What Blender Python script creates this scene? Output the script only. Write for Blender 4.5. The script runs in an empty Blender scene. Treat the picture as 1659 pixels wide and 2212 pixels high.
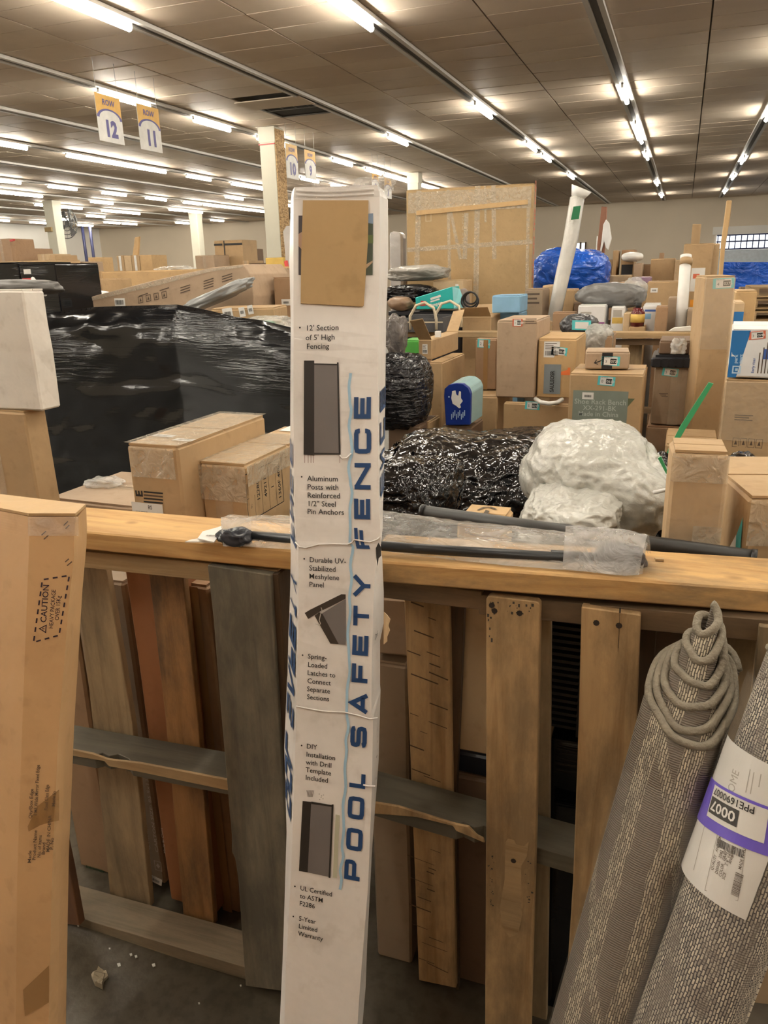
import bpy, bmesh, math, random
from mathutils import Vector, Matrix, noise
from mathutils.geometry import tessellate_polygon
random.seed(7)
S = bpy.context.scene
COL = S.collection
R = math.radians

# ------------------------------------------------------------------ camera
W, H, F, CX, CY = 1659, 2212, 1650.0, 829.5, 1106.0
CAM = Vector((0, 0, 1.55))
def _basis(v1, v2):
    a = Vector((v1[0]-CX, -(v1[1]-CY), -F)).normalized()
    b = Vector((v2[0]-CX, -(v2[1]-CY), -F)).normalized()
    b = (b - a*a.dot(b)).normalized()
    up = b.cross(-a)
    if up.y < 0: up = -up
    return a, b, up.normalized()
_a, _b, _up = _basis((1480, 565), (-3697, 699))
RM = Matrix((-_b, _a, _up))                  # camera -> building frame (X right, Y along the lamp rows, Z up)
cam_d = bpy.data.cameras.new('camera'); cam = bpy.data.objects.new('camera', cam_d); COL.objects.link(cam)
cam.matrix_world = Matrix.Translation(CAM) @ RM.to_4x4()
cam_d.sensor_fit = 'HORIZONTAL'; cam_d.sensor_width = 36; cam_d.lens = F/W*36
cam_d.clip_end = 200; cam_d.clip_start = .02
S.camera = cam

# ------------------------------------------------------------------ world, exposure
wd = bpy.data.worlds.new('world'); S.world = wd; wd.use_nodes = True
wd.node_tree.nodes['Background'].inputs[0].default_value = (.9, .85, .75, 1)
wd.node_tree.nodes['Background'].inputs[1].default_value = .05
S.view_settings.view_transform = 'Standard'; S.view_settings.look = 'None'
S.view_settings.exposure = 1.35; S.view_settings.gamma = 1; S.view_settings.use_curve_mapping = False
LAMP = 34.0                                   # emission of the tubes
LAMP_NEAR = 34.0

# ------------------------------------------------------------------ picture geometry helpers
def ray(x, y): return RM @ Vector((x-CX, -(y-CY), -F))
def onY(x, y, Y): d = ray(x, y); return CAM + d*(Y/d.y)
def onX(x, y, X): d = ray(x, y); return CAM + d*(X/d.x)
def onZ(x, y, Z): d = ray(x, y); return CAM + d*((Z-1.55)/d.z)
def pj(P):
    c = RM.transposed() @ (Vector(P)-CAM); return (CX+F*c.x/-c.z, CY-F*c.y/-c.z)
HD = (RM @ Vector((0, 0, -1))); HD.z = 0; HD.normalize()      # heading
def yawdir(a): return Vector((math.cos(R(a)), math.sin(R(a)), 0))
def onplane(x, y, p0, n): d = ray(x, y); return CAM + d*((p0-CAM).dot(n)/d.dot(n))

# ------------------------------------------------------------------ materials
MATS = {}
def newmat(name):
    m = bpy.data.materials.new(name); m.use_nodes = True
    return m, m.node_tree, m.node_tree.nodes['Principled BSDF']
def N(nt, t, **k):
    n = nt.nodes.new(t)
    for a, v in k.items():
        if a in n.inputs.keys(): n.inputs[a].default_value = v
        else: setattr(n, a, v)
    return n
def coords(nt, scale, kind='Object'):
    tc = N(nt, 'ShaderNodeTexCoord'); mp = N(nt, 'ShaderNodeMapping')
    mp.inputs['Scale'].default_value = scale
    nt.links.new(tc.outputs[kind], mp.inputs[0]); return mp.outputs[0]
def ramp(nt, src, stops):
    r = N(nt, 'ShaderNodeValToRGB'); e = r.color_ramp.elements
    while len(e) < len(stops): e.new(.5)
    for i, (p, c) in enumerate(stops):
        e[i].position = p; e[i].color = (*c, 1) if len(c) == 3 else c
    nt.links.new(src, r.inputs[0]); return r.outputs[0]
def mul(c, k): return tuple(min(1, x*k) for x in c)
def bump(nt, b, src, strength, dist=.01):
    n = N(nt, 'ShaderNodeBump'); n.inputs['Strength'].default_value = strength; n.inputs['Distance'].default_value = dist
    nt.links.new(src, n.inputs['Height']); nt.links.new(n.outputs[0], b.inputs['Normal'])
def mixc(nt, fac, a, b, mode='MIX'):
    m = N(nt, 'ShaderNodeMix', data_type='RGBA', blend_type=mode)
    if isinstance(fac, (int, float)): m.inputs[0].default_value = fac
    else: nt.links.new(fac, m.inputs[0])
    for i, v in ((6, a), (7, b)):
        if isinstance(v, tuple): m.inputs[i].default_value = (*v, 1) if len(v) == 3 else v
        else: nt.links.new(v, m.inputs[i])
    return m.outputs[2]
def plain(name, col=None, rough=.6, metal=0, var=.08, scale=9, bmp=0, bs=60, alpha=1, spec=.5):
    if name in MATS: return MATS[name]
    m, nt, b = newmat(name)
    n = N(nt, 'ShaderNodeTexNoise', Scale=1.0, Detail=4.0); nt.links.new(coords(nt, (scale,)*3), n.inputs['Vector'])
    nt.links.new(ramp(nt, n.outputs[0], [(.3, mul(col, 1-var)), (.7, mul(col, 1+var))]), b.inputs['Base Color'])
    b.inputs['Roughness'].default_value = rough; b.inputs['Metallic'].default_value = metal; b.inputs['Alpha'].default_value = alpha
    b.inputs['Specular IOR Level'].default_value = spec
    if bmp:
        n2 = N(nt, 'ShaderNodeTexNoise', Scale=bs, Detail=5.0); nt.links.new(coords(nt, (1,)*3), n2.inputs['Vector']); bump(nt, b, n2.outputs[0], bmp)
    MATS[name] = m; return m
def cardboard(name, col, rough=.62):
    if name in MATS: return MATS[name]
    m, nt, b = newmat(name)
    v = coords(nt, (1,)*3)
    n = N(nt, 'ShaderNodeTexNoise', Scale=3.0, Detail=6.0, Roughness=.65); nt.links.new(v, n.inputs['Vector'])
    base = ramp(nt, n.outputs[0], [(.32, mul(col, .86)), (.5, col), (.7, mul(col, 1.07))])
    n3 = N(nt, 'ShaderNodeTexNoise', Scale=26.0, Detail=6.0); nt.links.new(v, n3.inputs['Vector'])
    sc = ramp(nt, n3.outputs[0], [(.30, (.80, .78, .75)), (.42, (1, 1, 1))])
    nt.links.new(mixc(nt, .55, base, sc, 'MULTIPLY'), b.inputs['Base Color'])
    b.inputs['Roughness'].default_value = rough
    n2 = N(nt, 'ShaderNodeTexNoise', Scale=14.0, Detail=3.0); nt.links.new(v, n2.inputs['Vector']); bump(nt, b, n2.outputs[0], .35, .012)
    MATS[name] = m; return m
def wood(name, c1, c2, stain, axis='z', knots=.5, dirt=.5, gscale=1.0):
    if name in MATS: return MATS[name]
    m, nt, b = newmat(name)
    sc = {'z': (34, 34, 2.2), 'x': (2.2, 34, 34)}[axis]
    sc = tuple(s*gscale for s in sc)
    v = coords(nt, sc)
    n = N(nt, 'ShaderNodeTexNoise', Scale=1.0, Detail=7.0, Roughness=.62, Distortion=.6); nt.links.new(v, n.inputs['Vector'])
    base = ramp(nt, n.outputs[0], [(.33, c2), (.5, c1), (.68, mul(c1, 1.18))])
    v2 = coords(nt, {'z': (7, 7, 2.6), 'x': (2.6, 7, 7)}[axis])
    n2 = N(nt, 'ShaderNodeTexNoise', Scale=1.0, Detail=8.0, Roughness=.7); nt.links.new(v2, n2.inputs['Vector'])
    dm = ramp(nt, n2.outputs[0], [(.44, (0, 0, 0)), (.62, (1, 1, 1))])
    mu = N(nt, 'ShaderNodeMath', operation='MULTIPLY'); nt.links.new(dm, mu.inputs[0]); mu.inputs[1].default_value = dirt
    col = mixc(nt, mu.outputs[0], base, stain)
    vo = N(nt, 'ShaderNodeTexVoronoi', Scale=1.0); nt.links.new(coords(nt, {'z': (8, 8, 5), 'x': (5, 8, 8)}[axis]), vo.inputs['Vector'])
    km = ramp(nt, vo.outputs[0], [(.03, (1, 1, 1)), (.10, (0, 0, 0))])
    mu2 = N(nt, 'ShaderNodeMath', operation='MULTIPLY'); nt.links.new(km, mu2.inputs[0]); mu2.inputs[1].default_value = knots
    nt.links.new(mixc(nt, mu2.outputs[0], col, mul(c2, .35)), b.inputs['Base Color'])
    b.inputs['Roughness'].default_value = .7
    bump(nt, b, n.outputs[0], .5, .004)
    MATS[name] = m; return m
def blackfilm(name, col=(.006, .007, .009), stretch=(2, 2, 9), rough=.22, strength=.9, dist=.02, sc=5.0, det=3.0, mask=0, ridge=False):
    if name in MATS: return MATS[name]
    m, nt, b = newmat(name)
    n = N(nt, 'ShaderNodeTexNoise', Scale=sc, Detail=det, Roughness=.5, Distortion=1.8); nt.links.new(coords(nt, stretch), n.inputs['Vector'])
    if ridge:
        a_ = N(nt, 'ShaderNodeMath', operation='SUBTRACT'); nt.links.new(n.outputs[0], a_.inputs[0]); a_.inputs[1].default_value = .5
        c_ = N(nt, 'ShaderNodeMath', operation='ABSOLUTE'); nt.links.new(a_.outputs[0], c_.inputs[0])
        e_ = N(nt, 'ShaderNodeMath', operation='POWER'); nt.links.new(c_.outputs[0], e_.inputs[0]); e_.inputs[1].default_value = 1.1; hgt = e_.outputs[0]
    else: hgt = n.outputs[0]
    n2 = N(nt, 'ShaderNodeTexNoise', Scale=2.0, Detail=2.0); nt.links.new(coords(nt, (1,)*3), n2.inputs['Vector'])
    nt.links.new(ramp(nt, n2.outputs[0], [(.3, mul(col, .6)), (.7, mul(col, 1.5))]), b.inputs['Base Color'])
    b.inputs['Roughness'].default_value = rough
    if mask:
        n3 = N(nt, 'ShaderNodeTexNoise', Scale=mask, Detail=2.0); nt.links.new(coords(nt, (1, 1, 2.2)), n3.inputs['Vector'])
        mu = N(nt, 'ShaderNodeMath', operation='MULTIPLY'); nt.links.new(hgt, mu.inputs[0]); nt.links.new(ramp(nt, n3.outputs[0], [(.46, (.05,)*3), (.68, (1,)*3)]), mu.inputs[1])
        bump(nt, b, mu.outputs[0], strength, dist)
    else: bump(nt, b, hgt, strength, dist)
    MATS[name] = m; return m
def clearfilm(name, tint=(.9, .9, .88), dens=.28, rough=.12, strength=.9, sc=14.0, stretch=(1, 1, 1), dist=.02):
    if name in MATS: return MATS[name]
    m, nt, b = newmat(name); out = nt.nodes['Material Output']
    n = N(nt, 'ShaderNodeTexNoise', Scale=sc, Detail=4.0, Roughness=.55, Distortion=.7); nt.links.new(coords(nt, stretch), n.inputs['Vector'])
    b.inputs['Base Color'].default_value = (*tint, 1); b.inputs['Roughness'].default_value = rough; b.inputs['Specular IOR Level'].default_value = .8
    bump(nt, b, n.outputs[0], strength, dist)
    tr = N(nt, 'ShaderNodeBsdfTransparent'); mx = N(nt, 'ShaderNodeMixShader')
    f = ramp(nt, n.outputs[0], [(.30, (dens*.75,)*3), (.70, (min(1, dens*1.2),)*3)])
    nt.links.new(f, mx.inputs[0]); nt.links.new(tr.outputs[0], mx.inputs[1]); nt.links.new(b.outputs[0], mx.inputs[2])
    nt.links.new(mx.outputs[0], out.inputs[0]); MATS[name] = m; return m
def emit(name, col, s):
    if name in MATS: return MATS[name]
    m = bpy.data.materials.new(name); m.use_nodes = True; nt = m.node_tree; nt.nodes.clear()
    e = N(nt, 'ShaderNodeEmission', Color=(*col, 1), Strength=s); o = N(nt, 'ShaderNodeOutputMaterial'); nt.links.new(e.outputs[0], o.inputs[0])
    MATS[name] = m; return m

CB = {'tan': cardboard('tan_cardboard', (.43, .29, .152)), 'pale': cardboard('pale_cardboard', (.54, .395, .235)),
      'gold': cardboard('golden_cardboard', (.52, .345, .165)), 'brown': cardboard('brown_cardboard', (.33, .205, .115)),
      'grey': cardboard('greyish_cardboard', (.33, .245, .165)), 'red': cardboard('reddish_cardboard', (.34, .15, .065)),
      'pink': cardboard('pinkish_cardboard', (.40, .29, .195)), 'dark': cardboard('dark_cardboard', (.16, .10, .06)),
      'white': cardboard('white_cardboard', (.70, .66, .60)), 'yellow': cardboard('yellow_cardboard', (.62, .42, .10)),
      'blue': plain('blue_print', (.02, .16, .42), .45), 'lblue': plain('pale_blue_card', (.22, .42, .62), .6),
      'whitepaint': plain('white_carton_gloss', (.70, .70, .70), .5)}
M_ink = plain('black_ink', (.015, .014, .014), .6)
M_greyink = plain('faded_ink', (.09, .06, .04), .7)
M_whiteink = plain('white_ink', (.55, .45, .38), .7)
M_navy = plain('navy_ink', (.012, .055, .17), .45)
M_sky = plain('pale_blue_ink', (.36, .56, .72), .5)
M_paper = plain('white_paper', (.72, .71, .68), .5)
M_teal = plain('teal_sticker', (.10, .55, .58), .5)
M_orange = plain('orange_sticker', (.85, .20, .05), .5)
M_purple = plain('purple_sticker', (.125, .075, .60), .42, var=.05)
M_red = plain('red_print', (.55, .05, .05), .5)
M_redink = plain('red_ink', (.62, .14, .07), .6)
M_tape = clearfilm('clear_tape', (.72, .60, .45), .30, .12, .5, 30.0)
M_browntape = plain('brown_tape', (.34, .20, .085), .25, bmp=.15, bs=30)
M_clear = clearfilm('clear_film', (.85, .85, .82), .26, .12, 1.0, 12.0)
M_clear2 = clearfilm('cloudy_film', (.80, .79, .76), .40, .2, 1.0, 16.0)
M_black = plain('black_plastic', (.012, .012, .014), .35)
M_tote = plain('black_tote', (.018, .020, .026), .3)
M_green = plain('green_strap', (.05, .36, .15), .4)
M_white = plain('white_plastic', (.75, .75, .73), .35)
M_metal = plain('white_metal', (.60, .58, .54), .4, var=.03)
M_darkgap = plain('recess_shade_paint', (.03, .028, .025), .8)  # near-black colour painted for the shade inside openings and cracks
M_sack = blackfilm('black_sack', (.003, .003, .004), (1, 1, 1), .10, .42, .05, 5.0, 3.5, 0, True)
M_wrap = blackfilm('black_stretch_wrap', (.004, .005, .007), (.8, .8, 14), .10, .6, .010, 3.6, 3.5, 1.6)

# ------------------------------------------------------------------ mesh helpers
def link(name, verts, faces, mat, parent=None, smooth=False, mats=None, idx=None):
    me = bpy.data.meshes.new(name); me.from_pydata([tuple(v) for v in verts], [], faces)
    for m in (mats or [mat]): me.materials.append(m)
    if idx: me.polygons.foreach_set('material_index', idx)
    if smooth: me.polygons.foreach_set('use_smooth', [True]*len(me.polygons))
    me.update(); o = bpy.data.objects.new(name, me); COL.objects.link(o)
    if parent: o.parent = parent
    return o
def bmobj(name, bm, mat, parent=None, smooth=False):
    me = bpy.data.meshes.new(name)
    bmesh.ops.recalc_face_normals(bm, faces=bm.faces[:])
    bm.to_mesh(me); bm.free(); me.materials.append(mat)
    if smooth: me.polygons.foreach_set('use_smooth', [True]*len(me.polygons))
    o = bpy.data.objects.new(name, me); COL.objects.link(o)
    if parent: o.parent = parent
    return o
def tag(o, label=None, cat=None, group=None, kind=None):
    if label: o['label'] = label
    if cat: o['category'] = cat
    if group: o['group'] = group
    if kind: o['kind'] = kind
    return o
def empty(name, loc, label, cat, group=None, rz=0):
    o = bpy.data.objects.new(name, None); COL.objects.link(o); o.location = loc; o.rotation_euler.z = R(rz)
    o.empty_display_size = .1
    return tag(o, label, cat, group)
def struct(o): o['kind'] = 'structure'; return o
def addbox(bm, a, b, bev=0):
    r = bmesh.ops.create_cube(bm, size=1)
    for v in r['verts']:
        v.co = Vector([(a[i]+b[i])/2 + v.co[i]*(b[i]-a[i]) for i in range(3)])
    if bev:
        es = list({e for v in r['verts'] for e in v.link_edges})
        bmesh.ops.bevel(bm, geom=es, offset=bev, segments=1, affect='EDGES')
def box(name, a, b, mat, parent=None, bev=0):
    bm = bmesh.new(); addbox(bm, a, b, bev); return bmobj(name, bm, mat, parent)
def prism(name, pts, vec, mat, parent=None, bev=0):
    """pts: outline in 3D (planar), extruded by vec"""
    bm = bmesh.new(); vs = [bm.verts.new(p) for p in pts]; f = bm.faces.new(vs)
    r = bmesh.ops.extrude_face_region(bm, geom=[f])
    for g in r['geom']:
        if isinstance(g, bmesh.types.BMVert): g.co += Vector(vec)
    if bev: bmesh.ops.bevel(bm, geom=bm.edges[:], offset=bev, segments=1, affect='EDGES')
    return bmobj(name, bm, mat, parent)
def tube(name, pts, r, mat, parent=None, n=8, closed=False, rf=None, smooth=True):
    pts = [Vector(p) for p in pts]; V = []; Fc = []; L = len(pts); prev = None
    for i, p in enumerate(pts):
        t = (pts[(i+1) % L if closed else min(i+1, L-1)] - pts[(i-1) % L if closed else max(i-1, 0)])
        t = t.normalized() if t.length > 1e-9 else Vector((0, 0, 1))
        if prev is None:
            q = Vector((0, 0, 1)) if abs(t.z) < .9 else Vector((1, 0, 0)); s = t.cross(q).normalized()
        else: s = (prev - t*prev.dot(t)).normalized()
        prev = s; b2 = t.cross(s); rr = rf(i/(L-1)) if rf else r
        for k in range(n):
            a = 2*math.pi*k/n; V.append(p + s*(math.cos(a)*rr) + b2*(math.sin(a)*rr))
    for i in range(L if closed else L-1):
        for k in range(n):
            j = (i+1) % L
            Fc.append((i*n+k, i*n+(k+1) % n, j*n+(k+1) % n, j*n+k))
    if not closed: Fc.append(tuple(range(n-1, -1, -1))); Fc.append(tuple((L-1)*n+k for k in range(n)))
    return link(name, V, Fc, mat, parent, smooth)
def lump(name, c, rad, mat, seed=0, amp=.12, freq=2.2, ridge=.05, sub=5, parent=None, flat=None, rz=0):
    bm = bmesh.new(); bmesh.ops.create_icosphere(bm, subdivisions=sub, radius=1)
    for v in bm.verts:
        p = v.co.copy(); o = Vector((seed*3.1, seed*1.7, seed*.9))
        n1 = noise.noise(p*freq*.6+o); n2 = 1-abs(noise.noise(p*freq*2+o))*2; n3 = 1-abs(noise.noise(p*freq*4.7+o))*2
        k = 1 + amp*n1*2 + ridge*(n2 + .6*n3)
        q = Vector((p.x, p.y, p.z)) * k
        q = Vector((math.copysign(abs(q.x)**.8, q.x), math.copysign(abs(q.y)**.8, q.y), math.copysign(abs(q.z)**.85, q.z)))
        v.co = Vector((q.x*rad[0], q.y*rad[1], max(-1.0, q.z)*rad[2]))
    o = bmobj(name, bm, mat, parent, True)
    if parent is None: o.location = c; o.rotation_euler.z = R(rz)
    else:
        o.location = Vector(c)
    return o

# ------------------------------------------------------------------ 2D print canvas
_TXT = {}
def textmesh(s, bold=0, sx=1):
    k = (s, bold)
    if k not in _TXT:
        cu = bpy.data.curves.new('t', 'FONT'); cu.body = s; cu.resolution_u = 2; cu.offset = bold; cu.size = 1
        o = bpy.data.objects.new('t', cu); COL.objects.link(o)
        dg = bpy.context.evaluated_depsgraph_get(); me = o.evaluated_get(dg).to_mesh()
        V = [(v.co.x, v.co.y) for v in me.vertices]; Fs = [tuple(p.vertices) for p in me.polygons]
        o.evaluated_get(dg).to_mesh_clear(); bpy.data.objects.remove(o); bpy.data.curves.remove(cu)
        _TXT[k] = (V, Fs)
    return _TXT[k]
class Canvas:
    def __init__(s): s.L = {}
    def _l(s, mat, off): return s.L.setdefault((mat.name, off), ([], []))
    def poly(s, mat, pts, off=.0006):
        V, Fc = s._l(mat, off); b = len(V); V += [tuple(p) for p in pts]
        for t in tessellate_polygon([[Vector((p[0], p[1], 0)) for p in pts]]): Fc.append(tuple(b+i for i in t))
    def rect(s, mat, x0, y0, x1, y1, off=.0006, nx=1, ny=1):
        V, Fc = s._l(mat, off); b = len(V)
        for j in range(ny+1):
            for i in range(nx+1): V.append((x0+(x1-x0)*i/nx, y0+(y1-y0)*j/ny))
        for j in range(ny):
            for i in range(nx): k = b+j*(nx+1)+i; Fc.append((k, k+1, k+nx+2, k+nx+1))
    def line(s, mat, pts, w, off=.0006, closed=False):
        pts = [Vector(p).to_2d() if len(p) > 2 else Vector(p) for p in pts]; n = len(pts); Ls = []; Rs = []
        for i in range(n):
            a = pts[(i-1) % n] if (closed or i > 0) else None; c = pts[(i+1) % n] if (closed or i < n-1) else None
            d1 = (pts[i]-a).normalized() if a is not None else None; d2 = (c-pts[i]).normalized() if c is not None else None
            d1 = d1 or d2; d2 = d2 or d1
            n1 = Vector((-d1.y, d1.x)); n2 = Vector((-d2.y, d2.x)); m = (n1+n2)
            m = m.normalized() if m.length > 1e-6 else n1; k = w/2/max(.35, m.dot(n1))
            Ls.append(pts[i]+m*k); Rs.append(pts[i]-m*k)
        V, Fc = s._l(mat, off); b = len(V); V += [tuple(p) for p in Ls] + [tuple(p) for p in Rs]
        for i in range(n if closed else n-1): j = (i+1) % n; Fc.append((b+i, b+j, b+n+j, b+n+i))
    def text(s, mat, txt, x, y, h, off=.0012, bold=0, rot=0, sx=1, align='l', spacing=1):
        V0, F0 = textmesh(txt, bold); V, Fc = s._l(mat, off); b = len(V); k = h/.70
        w = max([v[0] for v in V0] or [0])*k*sx; dx = {'l': 0, 'c': -w/2, 'r': -w}[align]
        ca, sa = math.cos(R(rot)), math.sin(R(rot))
        for (u, v) in V0:
            a = u*k*sx+dx; c = v*k; V.append((x+a*ca-c*sa, y+a*sa+c*ca))
        Fc += [tuple(b+i for i in f) for f in F0]; return w
    def barcode(s, mat, x, y, w, h, off=.0012, rot=0, seed=1):
        rr = random.Random(seed); ca, sa = math.cos(R(rot)), math.sin(R(rot)); t = 0
        while t < w:
            d = w*rr.choice((.012, .02, .03)); 
            q = [(t, 0), (min(t+d, w), 0), (min(t+d, w), h), (t, h)]
            s.poly(mat, [(x+a*ca-c*sa, y+a*sa+c*ca) for a, c in q], off); t += d + w*rr.choice((.012, .02, .03))
    def build(s, name, func, parent=None):
        out = []
        by = {}
        for (mn, off), (V, Fc) in s.L.items(): by.setdefault(mn, []).append((off, V, Fc))
        for mn, ls in by.items():
            VV = []; FF = []
            for off, V, Fc in ls:
                b = len(VV); VV += [func(x, y, off) for x, y in V]; FF += [tuple(b+i for i in f) for f in Fc]
            out.append(link(name, VV, FF, bpy.data.materials[mn], parent))
        return out

# ------------------------------------------------------------------ cartons
def sticker(o, cv_func, cx, cy, w, h, kind, seed=1, rot=0):
    c = Canvas(); ca, sa = math.cos(R(rot)), math.sin(R(rot))
    g = lambda x, y, off: cv_func(cx + x*ca-y*sa, cy + x*sa+y*ca, off)
    base = Canvas()
    if kind in ('teal', 'orange'):
        base.rect({'teal': M_teal, 'orange': M_redink}[kind], -w/2, -h/2, w/2, h/2, .001)
        base.rect(M_paper, -w*.36, -h*.42, w*.36, h*.42, .0016)
        b = base.build('sticker', g, o)
        c.rect(M_ink, -w*.02, -h*.28, w*.32, h*.26, .0022); c.text(M_paper, '%04d' % (seed*37 % 900+40), w*.01, -h*.16, h*.28, .0028, .01)
        c.text(M_ink, 'PPE%d' % (1690000+seed), -w*.33, h*.30, h*.1, .0022)
        c.text(M_ink, '%d' % (seed % 7), -w*.3, -h*.2, h*.3, .0022)
    elif kind == 'paper':
        base.rect(M_paper, -w/2, -h/2, w/2, h/2, .001); b = base.build('sticker', g, o)
        c.barcode(M_ink, -w*.4, -h*.38, w*.8, h*.3, .0018, 0, seed)
        for i in range(4): c.rect(M_greyink, -w*.42, h*(.36-.11*i), w*(.1+.07*((seed+i) % 4)), h*(.40-.11*i), .0018)
    elif kind == 'white':
        base.rect(M_paper, -w/2, -h/2, w/2, h/2, .001); b = base.build('sticker', g, o)
        c.barcode(M_ink, -w*.3, -h*.2, w*.6, h*.35, .0018, 0, seed)
    elif kind == 'flat_orange':
        base.rect(M_orange, -w/2, -h/2, w/2, h/2, .001); base.build('sticker', g, o); return
    elif kind == 'print':
        for i in range(3): c.rect(M_greyink, -w/2, h*(.4-.3*i), w*(.5-.2*(i % 2)), h*(.55-.3*i)-h*.02, .0008)
    elif kind == 'icons':
        for i in range(4):
            x0 = -w/2 + i*w/4; c.line(M_greyink, [(x0, -h/2), (x0+w*.2, -h/2), (x0+w*.2, h/2), (x0, h/2)], h*.05, .0008, True)
            c.poly(M_greyink, [(x0+w*.05, -h*.25), (x0+w*.15, -h*.25), (x0+w*.1, h*.3)], .0008)
    c.build('lettering', g, b[0] if kind in ('teal', 'orange', 'paper', 'white') else o)
def facefunc(w, d, h, f):
    if f == 'F': return lambda x, y, off: Vector((x, -off, y))
    if f == 'R': return lambda x, y, off: Vector((w+off, x, y))
    if f == 'L': return lambda x, y, off: Vector((-off, d-x, y))
    if f == 'T': return lambda x, y, off: Vector((x, y, h+off))
def px_on_face(o, w, d, h, f, x, y):
    mw = o.matrix_basis; inv = mw.inverted()
    p0 = inv @ CAM; p1 = inv @ (CAM + ray(x, y)); dd = p1-p0
    if f == 'F': t = -p0.y/dd.y; q = p0+dd*t; return q.x, q.z, (dd*t).length
    if f == 'R': t = (w-p0.x)/dd.x; q = p0+dd*t; return q.y, q.z, (dd*t).length
    if f == 'L': t = -p0.x/dd.x; q = p0+dd*t; return d-q.y, q.z, (dd*t).length
    if f == 'T': t = (h-p0.z)/dd.z; q = p0+dd*t; return q.x, q.y, (dd*t).length
_seed = [10]
def carton(label, tl, trx, Y, zb, d, yaw=0, col='tan', marks=(), tape='T', open_top=False, name='cardboard_box', group=None,
           cat='box', lean=(0, 0), body=None, wob=.003, depth_flaps=True, tapemat=None):
    _seed[0] += 1; sd = _seed[0]
    p = onY(tl[0], tl[1], Y); dr = yawdir(yaw); n = Vector((-dr.y, dr.x, 0))
    # width so that the right front edge falls at pixel column trx
    lo, hi = 0.0, 30.0
    for _ in range(50):
        mid = (lo+hi)/2
        q = RM.transposed() @ (p+dr*mid-CAM)
        if q.z > -0.01 or (CX+F*q.x/-q.z) > trx: hi = mid
        else: lo = mid
    w = lo; h = p.z-zb
    mat = body or CB[col]
    bm = bmesh.new(); bev = min(.006, w*.06, d*.06)
    addbox(bm, (0, 0, 0), (w, d, h), bev)
    if wob and max(w, h) > .12:
        bmesh.ops.subdivide_edges(bm, edges=[e for e in bm.edges if e.calc_length() > .08], cuts=3, use_grid_fill=True)
        o3 = Vector((sd*1.3, sd*.7, sd))
        for v in bm.verts:
            v.co += Vector((noise.noise(v.co*6+o3), noise.noise(v.co*6+o3*2), noise.noise(v.co*6+o3*3)))*wob
    o = bmobj(name, bm, mat)
    o.location = Vector((p.x, p.y, zb)); o.rotation_euler = (R(lean[0]), R(lean[1]), R(yaw))
    tag(o, label, cat, group)
    o.matrix_basis = Matrix.Translation(o.location) @ o.rotation_euler.to_matrix().to_4x4()
    tf = facefunc(w, d, h, 'T'); ff = facefunc(w, d, h, 'F')
    if depth_flaps and w > .05:
        g = max(.002, d*.012)
        if open_top:
            for s, y0 in ((1, 0), (-1, d)):
                a = [Vector((.002, y0, h)), Vector((w-.002, y0, h)), Vector((w*.97, y0 - s*d*.28, h+d*.22)), Vector((w*.03, y0 - s*d*.28, h+d*.2))]
                prism('flap', a, (0, 0, .004), mat, o)
        else:
            box('flap', (.004, .004, h), (w-.004, d/2-g, h+.005), mat, o)
            box('flap', (.004, d/2+g, h), (w-.004, d-.004, h+.005), mat, o)
    if tape:
        tm = tapemat or M_tape; tw = min(.05, d*.3, w*.4)
        if 'T' in tape and not open_top:
            c = Canvas(); c.rect(tm, -.001, d/2-tw/2, w+.001, d/2+tw/2, .0065, 6, 1); c.build('tape', tf, o)
        if 'F' in tape:
            c = Canvas(); c.rect(tm, w/2-tw/2, 0, w/2+tw/2, h, .004, 1, 4); c.build('tape', ff, o)
        if 'U' in tape:
            c = Canvas(); c.rect(tm, 0, h*.78, w, h, .004, 5, 2); c.build('tape', ff, o)
    for i, mk in enumerate(marks):
        kind, f, x, y, pw, ph = mk[:6]; rot = mk[6] if len(mk) > 6 else 0
        a, b, dist = px_on_face(o, w, d, h, f, x, y)
        k = dist/F*.95
        sticker(o, facefunc(w, d, h, f) if f != 'T' else (lambda x, y, off: Vector((x, y, h+off+.006))), a, b, pw*k, ph*k, kind, sd*3+i, rot)
    o['_w'] = w; o['_d'] = d; o['_h'] = h
    return o
def facemarks(o, f):
    """returns (func, px->face) of a carton's face"""
    w, d, h = o['_w'], o['_d'], o['_h']
    return facefunc(w, d, h, f), (lambda x, y: px_on_face(o, w, d, h, f, x, y))

# ================================================================== ROOM
XL, XR, YB, YF2, ZC = -33.5, 14.0, 40.2, -14.0, 4.30
M_floor = None
m, nt, b = newmat('worn_concrete'); v = coords(nt, (1,)*3)
n = N(nt, 'ShaderNodeTexNoise', Scale=1.3, Detail=8.0, Roughness=.7); nt.links.new(v, n.inputs['Vector'])
n2 = N(nt, 'ShaderNodeTexNoise', Scale=38.0, Detail=4.0); nt.links.new(v, n2.inputs['Vector'])
c = ramp(nt, n.outputs[0], [(.3, (.055, .045, .03)), (.55, (.10, .085, .06)), (.75, (.15, .13, .095))])
nt.links.new(mixc(nt, .6, c, ramp(nt, n2.outputs[0], [(.38, (.55, .52, .48)), (.55, (1, 1, 1))]), 'MULTIPLY'), b.inputs['Base Color'])
b.inputs['Roughness'].default_value = .38; bump(nt, b, n2.outputs[0], .3, .004); M_floor = m
M_wall = plain('beige_wall_paint', (.66, .575, .455), .8, var=.03, scale=.6)
M_wallL = plain('white_wall_paint', (.80, .78, .73), .8, var=.03, scale=.6)
struct(box('floor', (XL-.2, YF2-.2, -.1), (XR+.2, YB+.2, 0), M_floor))
struct(box('wall_back', (XL-.2, YB, 0), (XR+.2, YB+.2, ZC+.1), M_wall))
struct(box('wall_left', (XL-.2, YF2, 0), (XL, YB, ZC+.1), M_wallL))
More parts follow.
